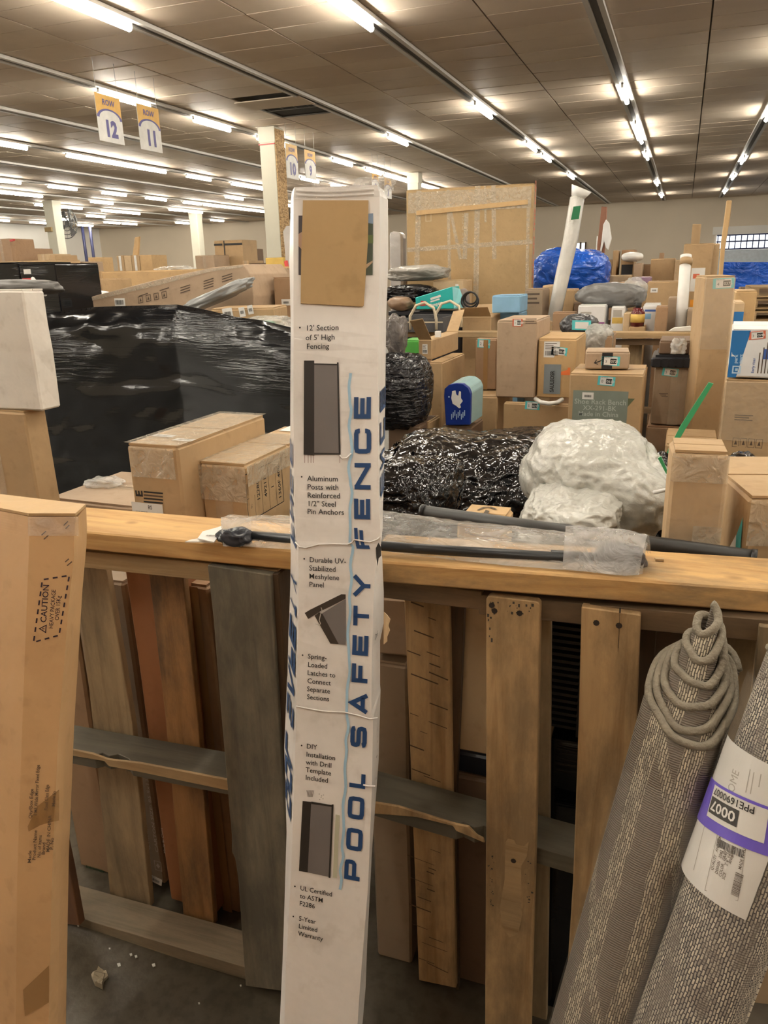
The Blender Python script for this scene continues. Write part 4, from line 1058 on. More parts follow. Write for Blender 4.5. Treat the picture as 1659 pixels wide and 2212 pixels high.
# ================================================================== RUGS
def rugmat(name, base, dark, light, bands, dens, su=200, sv=70):
    m, nt, b = newmat(name)
    uv = N(nt, 'ShaderNodeUVMap').outputs[0]
    def mapped(sc, rot=0):
        mp = N(nt, 'ShaderNodeMapping'); mp.inputs['Scale'].default_value = sc; mp.inputs['Rotation'].default_value = (0, 0, rot); nt.links.new(uv, mp.inputs[0]); return mp.outputs[0]
    br = N(nt, 'ShaderNodeTexBrick'); br.offset = .5; br.inputs['Scale'].default_value = 1; br.inputs['Brick Width'].default_value = 1/sv; br.inputs['Row Height'].default_value = 1/su
    br.inputs['Mortar Size'].default_value = .26/su; br.inputs['Mortar Smooth'].default_value = .6; br.inputs['Bias'].default_value = -.15
    br.inputs['Color1'].default_value = (*light, 1); br.inputs['Color2'].default_value = (*mul(base, 1.1), 1); br.inputs['Mortar'].default_value = (*dark, 1)
    n0 = N(nt, 'ShaderNodeTexNoise', Scale=1.0, Detail=2.0); nt.links.new(mapped((60, 60, 1)), n0.inputs['Vector'])
    ad = N(nt, 'ShaderNodeMix', data_type='VECTOR'); ad.inputs[0].default_value = .0035; nt.links.new(mapped((1, 1, 1), R(90)), ad.inputs[4]); nt.links.new(n0.outputs['Color'], ad.inputs[5])
    nt.links.new(ad.outputs[1], br.inputs['Vector'])
    wv = N(nt, 'ShaderNodeTexWave', Scale=95.0, Distortion=2.5, Detail=2.0); wv.bands_direction = 'Y'; nt.links.new(mapped((1, 1, 1)), wv.inputs['Vector'])
    bs = ramp(nt, wv.outputs[0], [(0, mul(base, .82)), (1, mul(base, 1.1))])
    sep = N(nt, 'ShaderNodeSeparateXYZ'); nt.links.new(uv, sep.inputs[0])
    def M(op, a, c, d=None):
        q = N(nt, 'ShaderNodeMath', operation=op)
        for k, v in enumerate((a, c, d)):
            if v is None: continue
            if isinstance(v, (int, float)): q.inputs[k].default_value = v
            else: nt.links.new(v, q.inputs[k])
        return q.outputs[0]
    nz = N(nt, 'ShaderNodeTexNoise', Scale=1.0, Detail=0.0); nt.links.new(mapped((3, 16, 1)), nz.inputs['Vector'])
    if bands:
        t = M('FRACT', M('MULTIPLY_ADD', nz.outputs[0], .22, M('MULTIPLY', sep.outputs[0], bands)), 0)
        mask = ramp(nt, t, [(.0, (0, 0, 0)), (.50, (0, 0, 0)), (.53, (1, 1, 1)), (.95, (1, 1, 1)), (.98, (0, 0, 0))])
        t2 = M('FRACT', M('MULTIPLY_ADD', sep.outputs[0], 7.0, M('MULTIPLY', sep.outputs[1], 2.7)), 0)
        bar = ramp(nt, t2, [(0, (.8, .8, .8)), (.10, (.8, .8, .8)), (.13, (0, 0, 0))])
        f = M('MAXIMUM', mask, bar)
    else:
        n = N(nt, 'ShaderNodeTexNoise', Scale=1.0, Detail=3.0); nt.links.new(mapped((38, 11, 1)), n.inputs['Vector'])
        f = ramp(nt, n.outputs[0], [(dens-.05, (.25, .25, .25)), (dens+.05, (1, 1, 1))])
    nt.links.new(mixc(nt, f, bs, br.outputs['Color']), b.inputs['Base Color'])
    b.inputs['Roughness'].default_value = .92; b.inputs['Specular IOR Level'].default_value = .15
    bump(nt, b, mixc(nt, f, wv.outputs[0], M('SUBTRACT', 1.0, br.outputs['Fac'])), .7, .002)
    MATS[name] = m; return m
M_rug1 = rugmat('grey_lattice_rug', (.23, .20, .165), (.12, .105, .085), (.66, .60, .46), 17, .5, 300, 85)
M_rug2 = rugmat('speckled_rug', (.24, .21, .18), (.05, .045, .05), (.70, .64, .52), 0, .44, 270, 110)
M_bind = plain('grey_binding', (.27, .24, .185), .85, var=.12, scale=40, bmp=.5, bs=160)
def rug(label, pb, pt, d0, k, z0, Rr, turns, rises, mat, topz=None, nt_=44, squash=1.0, bx=0, tilt=0):
    A = hpt(*pb, d0, k, z0); B = hpt(*pt, d0, k, z0); ax = (B-A).normalized()
    A = A - ax*((A.z-.02)/ax.z)           # foot on the floor
    L = (B-A).length
    tocam = (CAM-B); e1 = (tocam-ax*tocam.dot(ax)).normalized(); e2 = ax.cross(e1)
    if e2.dot(RM @ Vector((1, 0, 0))) < 0: e2 = -e2
    V = []; Fc = []; uvs = []; steps = int(turns*nt_); rows = 26; edge = []; pitch = (Rr*.86)/turns
    arc_ = 0; prev = None
    for i in range(steps+1):
        th = i/nt_*2*math.pi; t = i/nt_
        r = Rr - pitch*t
        rr_ = r*(1+.03*math.sin(3*th+.5)+.02*math.sin(7*th))
        k0 = min(int(t), len(rises)-2); hh = rises[k0]+(rises[k0+1]-rises[k0])*(t-k0)
        hh += .004*math.sin(th*2.3) - tilt*math.cos(th+2.2)*rr_/Rr + tilt*.55
        off = e1*(math.cos(th+2.2)*rr_*squash) + e2*(math.sin(th+2.2)*rr_) + e2*bx*hh
        p2 = (math.cos(th+2.2)*rr_, math.sin(th+2.2)*rr_)
        if prev: arc_ += math.dist(prev, p2)
        prev = p2
        for j in range(rows+1):
            f = j/rows; s = (L+hh)*f
            q = A + ax*s + off*(1 if f < .99 else .99)
            V.append(q); uvs.append((arc_, s))
        edge.append(A+ax*(L+hh)+off)
    for i in range(steps):
        for j in range(rows): a = i*(rows+1)+j; Fc.append((a, a+rows+1, a+rows+2, a+1))
    o = link('rolled_rug', V, Fc, mat, None, True); uvl = o.data.uv_layers.new(name='UVMap')
    for lp in o.data.loops: uvl.data[lp.index].uv = uvs[lp.vertex_index]
    sm = o.modifiers.new('thick', 'SOLIDIFY'); sm.thickness = .006; sm.offset = 0
    tag(o, label, 'rug', 'rolled rugs leaning on the fence')
    tube('bound_edge', edge, .0062, M_bind, o, 8)
    def surf(x, y, off):
        ph = x/Rr; return A + ax*y + (e1*(math.cos(ph)) + e2*math.sin(ph))*(Rr+off+.0045)
    return o, surf, L, A, ax, e1, e2
RISE = [0, .0, .012, .032, .056, .086, .112, .13, .14]
rug1, rs1, L1, A1, X1, E1, E21 = rug('grey rolled rug with spiral of bound edges telescoping out of the top', (1292, 2212), (1486, 1545), .985, .22, .95, .064, 6.2, RISE, M_rug1, bx=-.05, tilt=.070)
rug2, rs2, L2_, A2, X2, E2_, E22 = rug('cream and charcoal speckled rolled rug at right edge with white label and purple sticker', (1497, 2200), (1778, 1440), .875, .20, .92, .073, 3.2, [0, .004, .01, .02, .03, .04], M_rug2)
# white paper label wrapped on the speckled rug
def onr2(x, y): return invf(rs2, x, y, -.02, L2_-.2)
c = Canvas()
lp_ = [onr2(*p) for p in ((1592, 1603), (1490, 1895), (1612, 1985))]
xl = -.105
xs0, xs1 = max(-.112, min(lp_[0][0], lp_[1][0])), onr2(1612, 1985)[0]
y_t = onr2(1640, 1640)[1]; y_b = onr2(1560, 1960)[1]
c.rect(M_paper, -.108, y_b, xs1, y_t, .001, 26, 1)
c.build('paper_label', rs2, rug2)
g, Lx, loc = oriented(rs2, (1590, 1790), (1612, 1700), -.02, L2_-.2)
c = Canvas(); M_lite = plain('light_grey_ink', (.40, .38, .34), .6)
a = loc(1582, 1722); c.text(M_lite, 'HOME', a[0]-.005, a[1]-.002, .011, .0016, 0, 0, .9)
for (x0, y0, x1, y1) in ((1612, 1712, 1622, 1662), (1640, 1700, 1645, 1672), (1500, 1880, 1530, 1760), (1622, 1715, 1630, 1668)):
    a = loc(x0, y0); b2 = loc(x1, y1); c.line(M_lite, [a, b2], .0012, .0014)
# inner sticker with barcodes
q = [loc(*p) for p in ((1524, 1923), (1552, 1800), (1612, 1830), (1594, 1945))]
c.line(M_lite, q, .0007, .0016, True)
a = loc(1596, 1938); c.barcode(M_greyink, a[0], a[1], .030, .009, .0018, 0, 4)
g2, L2b, loc2 = oriented(rs2, (1608, 1838), (1552, 1812), -.02, L2_-.2)
cb_ = Canvas(); cb_.barcode(M_ink, .0, -.001, L2b, .010, .0018, 0, 9); cb_.text(M_greyink, '014 755', L2b*.3, .011, .003, .0018); cb_.build('barcode', g2, rug2)
for i, (x0, y0, s) in enumerate(((1538, 1882, 'QUALITY   ANAHEIM COLLECTION'), (1547, 1890, 'DESIGN   2042'), (1555, 1896, 'COLOR   GRAY'), (1562, 1902, 'SIZE'), (1568, 1872, "2' 6\" x 10'"), (1576, 1868, 'ANH009-D'), (1597, 1880, 'MADE IN TURKEY'))):
    a = loc(x0, y0); c.text(M_greyink, s, a[0]+.002, a[1]-.002, .0035, .0018, .01)
c.build('label_print', g, rug2)
# purple sticker, its text upside down
g, Lx, loc = oriented(rs2, (1656, 1775), (1550, 1726), 0, L2_-.2)
cs = [loc(*p) for p in ((1510, 1760), (1547, 1687), (1642, 1838))]
xR = (cs[0][0]+cs[1][0])/2; yT = (cs[0][1]+cs[2][1])/2; yBt = cs[1][1]
s_l = xR-.128
c = Canvas(); c.rect(M_purple, s_l, yBt, xR, yT, .0024, 24, 1); c.build('purple_sticker', g, rug2)
wi = [loc(*p) for p in ((1555, 1700), (1527, 1752), (1635, 1822))]
x1_ = (wi[0][0]+wi[1][0])/2; y0_ = wi[0][1]; y1_ = (wi[1][1]+wi[2][1])/2
c = Canvas(); c.rect(M_paper, s_l+.012, y0_, x1_, y1_, .0030, 20, 1)
bl = [loc(*p) for p in ((1547, 1722), (1533, 1752), (1590, 1787), (1603, 1755))]
bx1 = (bl[0][0]+bl[1][0])/2; bx0 = (bl[2][0]+bl[3][0])/2; by0 = bl[0][1]; by1 = bl[1][1]
c.rect(M_ink, bx0, by0, bx1, by1, .0036, 8, 1)
c.text(M_paper, '0007', (bx0+bx1)/2, by0+(by1-by0)*.2, (by1-by0)*.6, .0044, .02, 0, 1.02, 'c')
tw = bx1-loc(1650, 1770)[0]
c.text(M_ink, 'PPE1690007', x1_-.004, y0_+(by0-y0_)*.18, (by0-y0_)*.62, .0040, .008, 0, tw/((by0-y0_)*.62/.70*6.0), 'r')
c.build('sticker_print', g, rug2)
# thin clear bag over both rugs
def sleeve(label, A, ax, e1, e2, r, s0, s1, parent, top=None):
    V = []; Fc = []; n_ = 36; m_ = 40
    for j in range(m_+1):
        s = s0+(s1-s0)*j/m_
        for i in range(n_):
            a = 2*math.pi*i/n_; rr_ = r*(1+.03*noise.noise(Vector((math.cos(a)*2, math.sin(a)*2, s*9)))+.02*abs(noise.noise(Vector((math.cos(a)*5, math.sin(a)*5, s*30)))))
            V.append(A+ax*s+(e1*math.cos(a)+e2*math.sin(a))*rr_)
    for j in range(m_):
        for i in range(n_): k = (i+1) % n_; Fc.append((j*n_+i, j*n_+k, (j+1)*n_+k, (j+1)*n_+i))
    return link('plastic_sleeve', V, Fc, clearfilm('rug_film', (.85, .83, .78), .07, .16, .6, 10, (1, 1, 1)), parent, True)
sleeve('', A1, X1, E1, E21, .0685, .02, L1-.10, rug1); sleeve('', A2, X2, E2_, E22, .0815, .02, L2_-.04, rug2)

# ================================================================== THINGS ON THE RAIL
zr = 1.0805
def onrail(x, y, z=zr): return onZ(x, y, z)
# bagged black rod lying along the rail
A = onZ(490, 1158, zr+.016); B = onZ(1392, 1216, zr+.016)
M_rod = plain('matt_black_rod', (.018, .020, .022), .35)
g = empty('curtain_rod', A, 'black rod sealed in a clear plastic bag lying along the wooden rails', 'rod')
tube('rod_shaft', [(onZ(540, 1157, zr+.018)-A), (onZ(900, 1185, zr+.016)-A), (onZ(1240, 1206, zr+.016)-A)], .0088, M_rod, g, 12)
tube('rod_shaft', [(onZ(1190, 1200, zr+.016)-A), (onZ(1385, 1214, zr+.017)-A)], .010, M_rod, g, 12)
o = lump('rod_fitting', (0, 0, 0), (.027, .017, .015), plain('wrapped_fitting', (.03, .034, .045), .25), 4, .25, 3, .15, 4, g); o.location = onZ(507, 1160, zr+.017)-A
o = lump('rod_fitting', (0, 0, 0), (.036, .018, .019), plain('wrapped_finial', (.06, .06, .07), .3), 6, .15, 3, .1, 4, g); o.location = onZ(1342, 1204, zr+.020)-A
def filmstrip(name, top, bot, z_t, z_b, mat, parent, A, nu=60, nv=8, seed=1, bulge=.02):
    """a soft bag skin over the rail: top and bottom outlines in px at heights z_t, z_b"""
    def samp(L_, t):
        s = t*(len(L_)-1); i = min(int(s), len(L_)-2); f = s-i; return (L_[i][0]+(L_[i+1][0]-L_[i][0])*f, L_[i][1]+(L_[i+1][1]-L_[i][1])*f)
    V = []; Fc = []
    for i in range(nu+1):
        a = onZ(*samp(top, i/nu), z_t); b2 = onZ(*samp(bot, i/nu), z_b)
        for j in range(nv+1):
            f = j/nv; p = a.lerp(b2, f); p.z += bulge*math.sin(math.pi*f)+.004*noise.noise(Vector((p.x*40+seed, p.y*60, f*3)))*math.sin(math.pi*f)
            V.append(p-A)
    for i in range(nu):
        for j in range(nv): k = i*(nv+1)+j; Fc.append((k, k+nv+1, k+nv+2, k+1))
    return link(name, V, Fc, mat, parent, True)
M_bag = clearfilm('rod_bag_film', (.78, .76, .72), .36, .10, .9, 16, (1, 2.5, 1))
filmstrip('plastic_bag', [(480, 1137), (505, 1126), (560, 1130), (630, 1127), (828, 1109), (900, 1121), (1000, 1136), (1100, 1146), (1230, 1162), (1380, 1174), (1400, 1196)], [(482, 1180), (520, 1180), (560, 1183), (630, 1187), (828, 1190), (900, 1200), (1000, 1212), (1100, 1222), (1230, 1232), (1370, 1243), (1388, 1240)], zr+.012, zr+.003, M_bag, g, A, 110, 10, 1, .034)
filmstrip('plastic_bag', [(1222, 1165), (1300, 1166), (1375, 1172), (1406, 1196)], [(1215, 1228), (1290, 1238), (1350, 1244), (1380, 1242)], zr+.022, zr+.006, clearfilm('rod_bag_end', (.72, .71, .70), .38, .10, 1.0, 22), g, A, 30, 10, 7, .046)
filmstrip('plastic_bag', [(478, 1142), (505, 1132), (545, 1134)], [(482, 1180), (515, 1181), (545, 1178)], zr+.020, zr+.005, clearfilm('rod_bag_end'), g, A, 20, 10, 5, .03)
pt = [onZ(*p, zr+.014)-A for p in ((427, 1165), (438, 1150), (470, 1141), (482, 1137), (474, 1158), (462, 1173))]
o = prism('paper_tag', pt, (0, 0, .002), M_paper, g)
prism('paper_tag', [onZ(*p, zr+.008)-A for p in ((400, 1172), (415, 1167), (465, 1160), (462, 1173), (430, 1172))], (0, 0, .002), CB['white'], g)
cc_ = Canvas(); q0 = onZ(444, 1158, zr+.0175)-A; cc_.barcode(M_greyink, 0, 0, .028, .008, 0, 15, 3); cc_.build('barcode', lambda x, y, off: Vector((q0.x+x, q0.y+y, q0.z+off)), g)
# second dark pole behind the rail
P1_ = onZ(1000, 1117, 1.07); P2_ = onZ(1480, 1184, 1.07)
dd = (P2_-P1_)
g = empty('dark_pole', P1_-dd*.2, 'thick dark grey pole lying behind the right wooden rail', 'pole')
tube('pole_shaft', [(0, 0, 0), dd*1.45], .0135, plain('dark_grey_pole', (.035, .034, .032), .45), g, 14); tube('end_cap', [dd*1.45, dd*1.47], .015, M_black, g, 14); tube('end_cap', [dd*-.02, (0, 0, 0)], .015, M_black, g, 14)
P = onZ(1150, 1215, zr); o = prism('wood_splinter', [onZ(*p, zr+.001) for p in ((1414, 1208), (1434, 1209), (1434, 1212), (1416, 1211))], (0, 0, .003), W_pale); tag(o, 'small pale splinter of wood lying on the right rail', 'splinter')

# ================================================================== BIN CONTENTS
PLACED = []
def zat(x, y, Y): return onY(x, y, Y).z
def top(o): return o.location.z+o['_h']
def depth_px(tl, trx, Y, yaw, bx):
    """depth of a carton whose back right top corner falls at pixel column bx"""
    p = onY(tl[0], tl[1], Y); dr = yawdir(yaw); n = Vector((-dr.y, dr.x, 0)); lo, hi = 0.0, 30.0
    for _ in range(50):
        mid = (lo+hi)/2; q3 = RM.transposed() @ (p+dr*mid-CAM)
        if q3.z > -.01 or pj(p+dr*mid)[0] > trx: hi = mid
        else: lo = mid
    fr = p+dr*lo; lo, hi = 0.02, 3.0
    for _ in range(50):
        mid = (lo+hi)/2
        if pj(fr+n*mid)[0] > bx: hi = mid
        else: lo = mid
    return lo
def K(label, tl, trx, Y, zb, d, **kw):
    if isinstance(d, str): d = depth_px(tl, trx, Y, kw.get('yaw', 0), float(d))
    zpx = zb[0] if isinstance(zb, tuple) else None
    if Y > 4.6:
        d = min(d, .45)
        for _ in range(12):
            p = onY(tl[0], tl[1], Y); z0 = zat(tl[0], zpx, Y) if zpx else zb; x1 = onY(trx, tl[1], Y).x; hit = None
            for e in PLACED:
                if p.x < e[1]-.004 and x1 > e[0]+.004 and z0 < e[5]-.004 and p.z > e[4]+.004 and Y < e[3] and Y+d > e[2]: hit = e; break
            if not hit: break
            if hit[2] > Y+.07: d = hit[2]-Y-.006
            else: Y = hit[3]+.008
    if zpx: zb = zat(tl[0], zpx, Y)
    p = onY(tl[0], tl[1], Y); x1 = onY(trx, tl[1], Y).x; PLACED.append((p.x, x1, Y, Y+d, zb, p.z+.012))
    return carton(label, tl, trx, Y, zb, d, **kw)
def blob(name, label, cat, cx, cy, rx, ry, Y, dep, mat, seed=1, amp=.12, freq=2.2, ridge=.05, sub=5, group=None, rz=0):
    c = onY(cx, cy, Y); k = (c-CAM).length/F*1.0
    o = lump(name, c, (rx*k, dep, ry*k), mat, seed, amp, freq, ridge, sub, None, rz=rz); return tag(o, label, cat, group)

# ---- seen through the gaps of the pallets
redc = K('reddish brown carton with white print seen through the left pallet', (268, 1222), 384, 1.262, .02, .26, col='red', tape='')
f, pf = facemarks(redc, 'F'); c = Canvas()
for x, y0, y1, s in ((308, 1825, 1738, 'HORIZONTAL'), (320, 1834, 1740, 'G.W/N.W: 44 LBS'), (337, 1840, 1680, 'CARTON SIZE: 85.5x13'), (353, 1842, 1780, 'Made In China')):
    a = pf(x, y0); b2 = pf(x, y1); h_ = .0085 if s[0] != 'M' else .006
    c.text(M_whiteink, s, a[0]+.008, a[1], h_, .001, .01, 90, (b2[1]-a[1])/(h_/.70*.52*len(s)))
for x, y in ((318, 1866), (342, 1870)):
    a = pf(x, y); c.line(M_whiteink, [(a[0]-.010, a[1]-.014), (a[0]+.010, a[1]-.014), (a[0]+.010, a[1]+.014), (a[0]-.010, a[1]+.014)], .0014, .001, True); c.poly(M_whiteink, [(a[0]-.006, a[1]), (a[0], a[1]-.008), (a[0]+.006, a[1]), (a[0], a[1]+.008)], .001)
c.build('lettering', f, redc); a = pf(338, 1901); sticker(redc, f, a[0], a[1], .034, .022, 'white', 5, -12)
gb_ = K('dull beige carton with a green barcode print behind the left pallet', (150, 1245), 266, 1.300, .02, .22, col='grey', tape='')
f, pf = facemarks(gb_, 'F'); c = Canvas(); a = pf(190, 1890); c.barcode(plain('green_ink', (.03, .07, .03), .7), a[0], a[1], .06, .035, .001, 0, 6); c.build('lettering', f, gb_)
K('dark brown carton at the left end of the fence behind the slats', (60, 1240), 146, 1.300, 0, .2, col='brown', tape='')
K('brown ribbed carton behind the scorched orange board', (388, 1262), 447, 1.300, 0, .24, col='brown', tape='F', tapemat=M_browntape)
K('deep brown carton filling the bay behind the grey board', (452, 1250), 600, 1.262, 0, .22, col='brown', tape='')
K('greyish carton pressed against the right side of the white fence box', (792, 1428), 878, 1.300, .0, .22, col='grey', tape='', yaw=2)
K('slumped beige carton above the greyish one right of the white fence box', (800, 1290), 884, 1.300, zat(830, 1428, 1.300)+.012, .22, col='pink', tape='', yaw=6)
pc = K('pale tan carton standing in the gap left of the knotty tall board', (972, 1288), 1062, 1.300, (1612,), .24, col='pale', tape='')
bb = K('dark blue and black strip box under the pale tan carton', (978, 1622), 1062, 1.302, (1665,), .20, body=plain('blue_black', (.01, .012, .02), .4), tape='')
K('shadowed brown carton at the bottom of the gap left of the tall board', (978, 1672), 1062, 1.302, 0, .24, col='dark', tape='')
pc.location.z = top(bb)+.007; 
# black louvred crate
a = onY(1190, 1335, 1.30); b2 = onY(1256, 1592, 1.30)
g = empty('louvred_crate', (a.x-.03, 1.300, b2.z), 'black louvred plastic crate visible between the two tall front boards', 'crate')
w_ = b2.x-a.x+.09; h_ = a.z-b2.z
box('crate_back', (0, .10, 0), (w_, .12, h_), M_black, g); box('crate_side', (0, 0, 0), (.012, .10, h_), M_black, g); box('crate_side', (w_*.55, -.004, 0), (w_*.55+.012, .10, h_), M_black, g)
for i in range(17): box('louvre', (.013, .0, .012+i*h_/17.3), (w_*.55-.001, .09, .018+i*h_/17.3), plain('louvre_black', (.022, .022, .024), .4), g)
K('black film-covered carton under the louvred crate', (1186, 1600), 1262, 1.300, 0, .22, body=M_wrap, tape='')
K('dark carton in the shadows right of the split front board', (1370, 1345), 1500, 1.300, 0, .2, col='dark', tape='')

# ---- left part of the bin
lowL = K('tan carton at the left edge under the open white one', (-90, 885), 51, 1.62, 0, '99', col='tan', tape='F')
wl = K('open white carton with dented sides at the left edge', (-90, 632), 49, 1.63, top(lowL)+.006, '97', body=CB['white'], tape='', wob=.008)
sl = blob('grey_cover', 'crumpled dark grey plastic sheet folded over the open white carton', 'sheet', 30, 622, 72, 14, 1.85, .12, plain('grey_sheet', (.07, .065, .06), .5), 4, .15, 2, .1, 4)
fl = K('flat carton with a clear plastic strap lying left of the E carton', (106, 1078), 300, 1.78, 0, .34, col='pink', tape='T', yaw=-1)
eb = K('tan carton printed with E and black bars, two white labels on its taped top', (273, 962), 384, 1.47, 0, '572', col='tan', tape='', marks=[('white', 'T', 355, 947, 55, 22), ('white', 'T', 398, 956, 50, 22)])
f, pf = facemarks(eb, 'F'); c = Canvas(); k = .00112
a = pf(305, 1077); c.text(M_ink, 'E', a[0]+.006, a[1]+.004, .020, .001, .03, 90, 1.15)
for i in range(4): a = pf(311, 1062+i*7.0); b2 = pf(353, 1070+i*7.0); c.line(M_ink if i != 1 else M_greyink, [a[:2], (b2[0], a[1])], .0040, .001)
a = pf(319, 1100); c.rect(M_paper, a[0]-.046, a[1]-.018, a[0]+.046, a[1]+.016, .0012); c.text(M_ink, 'RS', a[0]+.003, a[1]+.001, .010, .002, .01, 0, .8); c.barcode(M_greyink, a[0]-.035, a[1]-.012, .035, .006, .002, 0, 12)
c.build('lettering', f, eb)
bmx = Canvas(); bmx.rect(clearfilm('wet_tape', (.75, .66, .52), .42, .10, 1.0, 34.0), -.004, -.004, eb['_w']+.004, eb['_d']+.004, .0085, 10, 16); bmx.build('top_tape', facefunc(eb['_w'], eb['_d'], eb['_h'], 'T'), eb)
bmx = Canvas(); bmx.rect(clearfilm('wet_tape'), .01, eb['_h']-.075, eb['_w']-.01, eb['_h'], .006, 6, 3); bmx.build('front_tape', facefunc(eb['_w'], eb['_d'], eb['_h'], 'F'), eb)
tb = K('tan carton wrapped in clear tape with a printed number table, beside the white fence box', (429, 1001), 529, 1.55, 0, '700', col='tan', tape='F')
f, pf = facemarks(tb, 'R'); c = Canvas(); q = [pf(*p)[:2] for p in ((530, 1022), (609, 990), (610, 1087), (535, 1126))]
x0 = (q[0][0]+q[3][0])/2; x1 = (q[1][0]+q[2][0])/2; z1 = (q[0][1]+q[1][1])/2; z0 = (q[2][1]+q[3][1])/2
c.line(M_ink, [(x0, z0), (x1, z0), (x1, z1), (x0, z1)], .0022, .001, True)
for i in (1, 2, 3, 4): xx = x0+(x1-x0)*i/5; c.line(M_ink, [(xx, z0), (xx, z1)], .0012, .001)
c.line(M_ink, [(x0, z0+(z1-z0)*.48), (x0+(x1-x0)/5, z0+(z1-z0)*.48)], .0012, .001)
for i, (s, hh) in enumerate((('12280', .013), ('49211', .013), ('1', .013), ('1360F 400', .013))):
    xx = x0+(x1-x0)*(i+1.68)/5; c.text(M_ink, s, xx, z0+(z1-z0)*(.32 if i < 2 else .42 if i == 2 else .1), hh, .001, .012, 90, 1.15)
for i in range(5): c.line(M_greyink, [(x0+.006+i*.004, z0+(z1-z0)*.55), (x0+.006+i*.004, z0+(z1-z0)*(.8+.03*i))], .0016, .001)
c.text(M_greyink, '0893', x0+.022, z0+.03, .009, .001, .01, 90); c.build('lettering', f, tb)
for ff_, a0, b0, a1, b1 in (('F', -.002, tb['_h']-.09, tb['_w']+.002, tb['_h']), ('R', 0, tb['_h']-.05, .30, tb['_h'])):
    c = Canvas(); c.rect(clearfilm('wet_tape'), a0, b0, a1, b1, .005, 8, 3); c.build('wrap_tape', facefunc(tb['_w'], tb['_d'], tb['_h'], ff_), tb)
c = Canvas(); c.rect(clearfilm('wet_tape'), 0, 0, tb['_w'], .34, .008, 8, 8); c.rect(M_paper, .02, .38, tb['_w']*.9, .52, .007); c.build('top_label', facefunc(tb['_w'], tb['_d'], tb['_h'], 'T'), tb)
# big black stretch-wrapped bulk
def block(name, prof, Yf, depth, mat, zb=0, nz=46, nx=90, amp=.012, seed=1):
    """prof: [(px x, px y, Y offset)] along the top front edge; hangs to zb, with a rounded top edge"""
    P = [onY(x, y, Yf+dy) for x, y, dy in prof]; V = []; Fc = []
    for i in range(nx+1):
        s = i/nx*(len(P)-1); k = min(int(s), len(P)-2); p = P[k].lerp(P[k+1], s-k)
        col_ = []
        for j in range(nz+1):
            z = zb+(p.z-zb)*j/nz; q = Vector((p.x, p.y, z))
            r = math.exp(-((p.z-z)/.06)**2)*.04
            w = amp*(noise.noise(Vector((p.x*2+seed, z*22, p.y*2)))+.8*noise.noise(Vector((p.x*5+seed, z*48+p.x*6, 3))))
            q.y += r+w; col_.append(q)
        for j in range(1, 9): z = p.z-.02*j+.004*math.sin(j)+.01*noise.noise(Vector((p.x*5, j*.7, seed))); col_.append(Vector((p.x-.1*j*depth/8, p.y+.04+(depth-.04)*j/8, z)))
        col_.append(Vector((p.x-.1*depth, p.y+depth, zb))); V += col_
    m_ = nz+1+8+1
    for i in range(nx):
        for j in range(m_-1): a = i*m_+j; Fc.append((a, a+m_, a+m_+1, a+1))
    Fc.append(tuple(range(m_-1, -1, -1))); Fc.append(tuple(nx*m_+j for j in range(m_)))
    return link(name, V, Fc, mat, None, True)
bw = block('wrapped_pallet_load', [(40, 684, 0), (100, 676, 0), (190, 664, 0), (290, 661, 0), (370, 659, 0), (400, 664, -.03), (500, 686, -.12), (560, 694, -.17), (640, 716, -.22), (690, 722, -.25)], 2.75, .55, M_wrap, 0)
tag(bw, 'huge bulk wrapped in black stretch film behind the two tan cartons', 'wrapped load')
lu = blob('film_knot', 'twisted scrap of clear plastic film on the flat carton', 'film', 222, 1040, 34, 9, 1.78, .04, M_clear2, 9, .3, 3, .2, 4); lu.location = onZ(225, 1042, top(fl)+.014)
# behind it, left
K('black glossy box with red print at the far left, upper corner', (-60, 571), 37, 4.1, 0, .5, body=M_wrap, tape='', cat='box')
kb = K('black film-wrapped box with a red label, left of the long diagonal carton', (40, 573), 118, 4.0, 0, .4, body=M_wrap, tape='')
f, pf = facemarks(kb, 'F'); c = Canvas(); a = pf(63, 608); c.rect(M_red, a[0]-.05, a[1]-.02, a[0]+.05, a[1]+.02, .003); c.rect(M_paper, a[0]-.03, a[1]+.05, a[0]+.03, a[1]+.085, .003); c.text(M_paper, 'SALE', a[0]-.03, a[1]-.008, .016, .004); 
c = Canvas(); c.rect(M_red, a[0]-.05, a[1]-.02, a[0]+.05, a[1]+.02, .003); c.rect(M_paper, a[0]-.03, a[1]+.045, a[0]+.03, a[1]+.075, .003); c.build('label_print', f, kb)
st = tube('white_stick', [onY(71, 602, 3.9), onY(97, 636, 3.6)], .012, M_white); tag(st, 'thin white stick slanting down in front of the black wrapped box', 'stick')
def slab(name, label, cat, pts, Y, t, mat, group=None, bev=.004, yy=None, ground=False):
    P = [onY(x, y, Y) for x, y in pts]
    if ground:
        for i in sorted(range(len(P)), key=lambda i: P[i].z)[:2]: P[i].z = 0
    c0 = sum(P, Vector())/len(P); c0.z = min(p.z for p in P); c0.y = Y
    o = prism(name, [p-c0 for p in P], (0, t, 0), mat, None, bev); o.location = c0; return tag(o, label, cat, group)
dc = slab('long_carton', 'long tan carton with icon row lying at a slant across the left pile', 'box', [(108, 668), (200, 640), (330, 606), (455, 578), (526, 571), (540, 592), (548, 640), (545, 720), (110, 720)], 4.3, .5, CB['pink'])
f = lambda x, y, off: Vector((x, -off, y)); c = Canvas()
def dloc(x, y): q = onY(x, y, 4.3)-dc.location; return (q.x, q.z)
sl_ = math.atan2(dloc(520, 590)[1]-dloc(300, 640)[1], dloc(520, 590)[0]-dloc(300, 640)[0])*180/math.pi
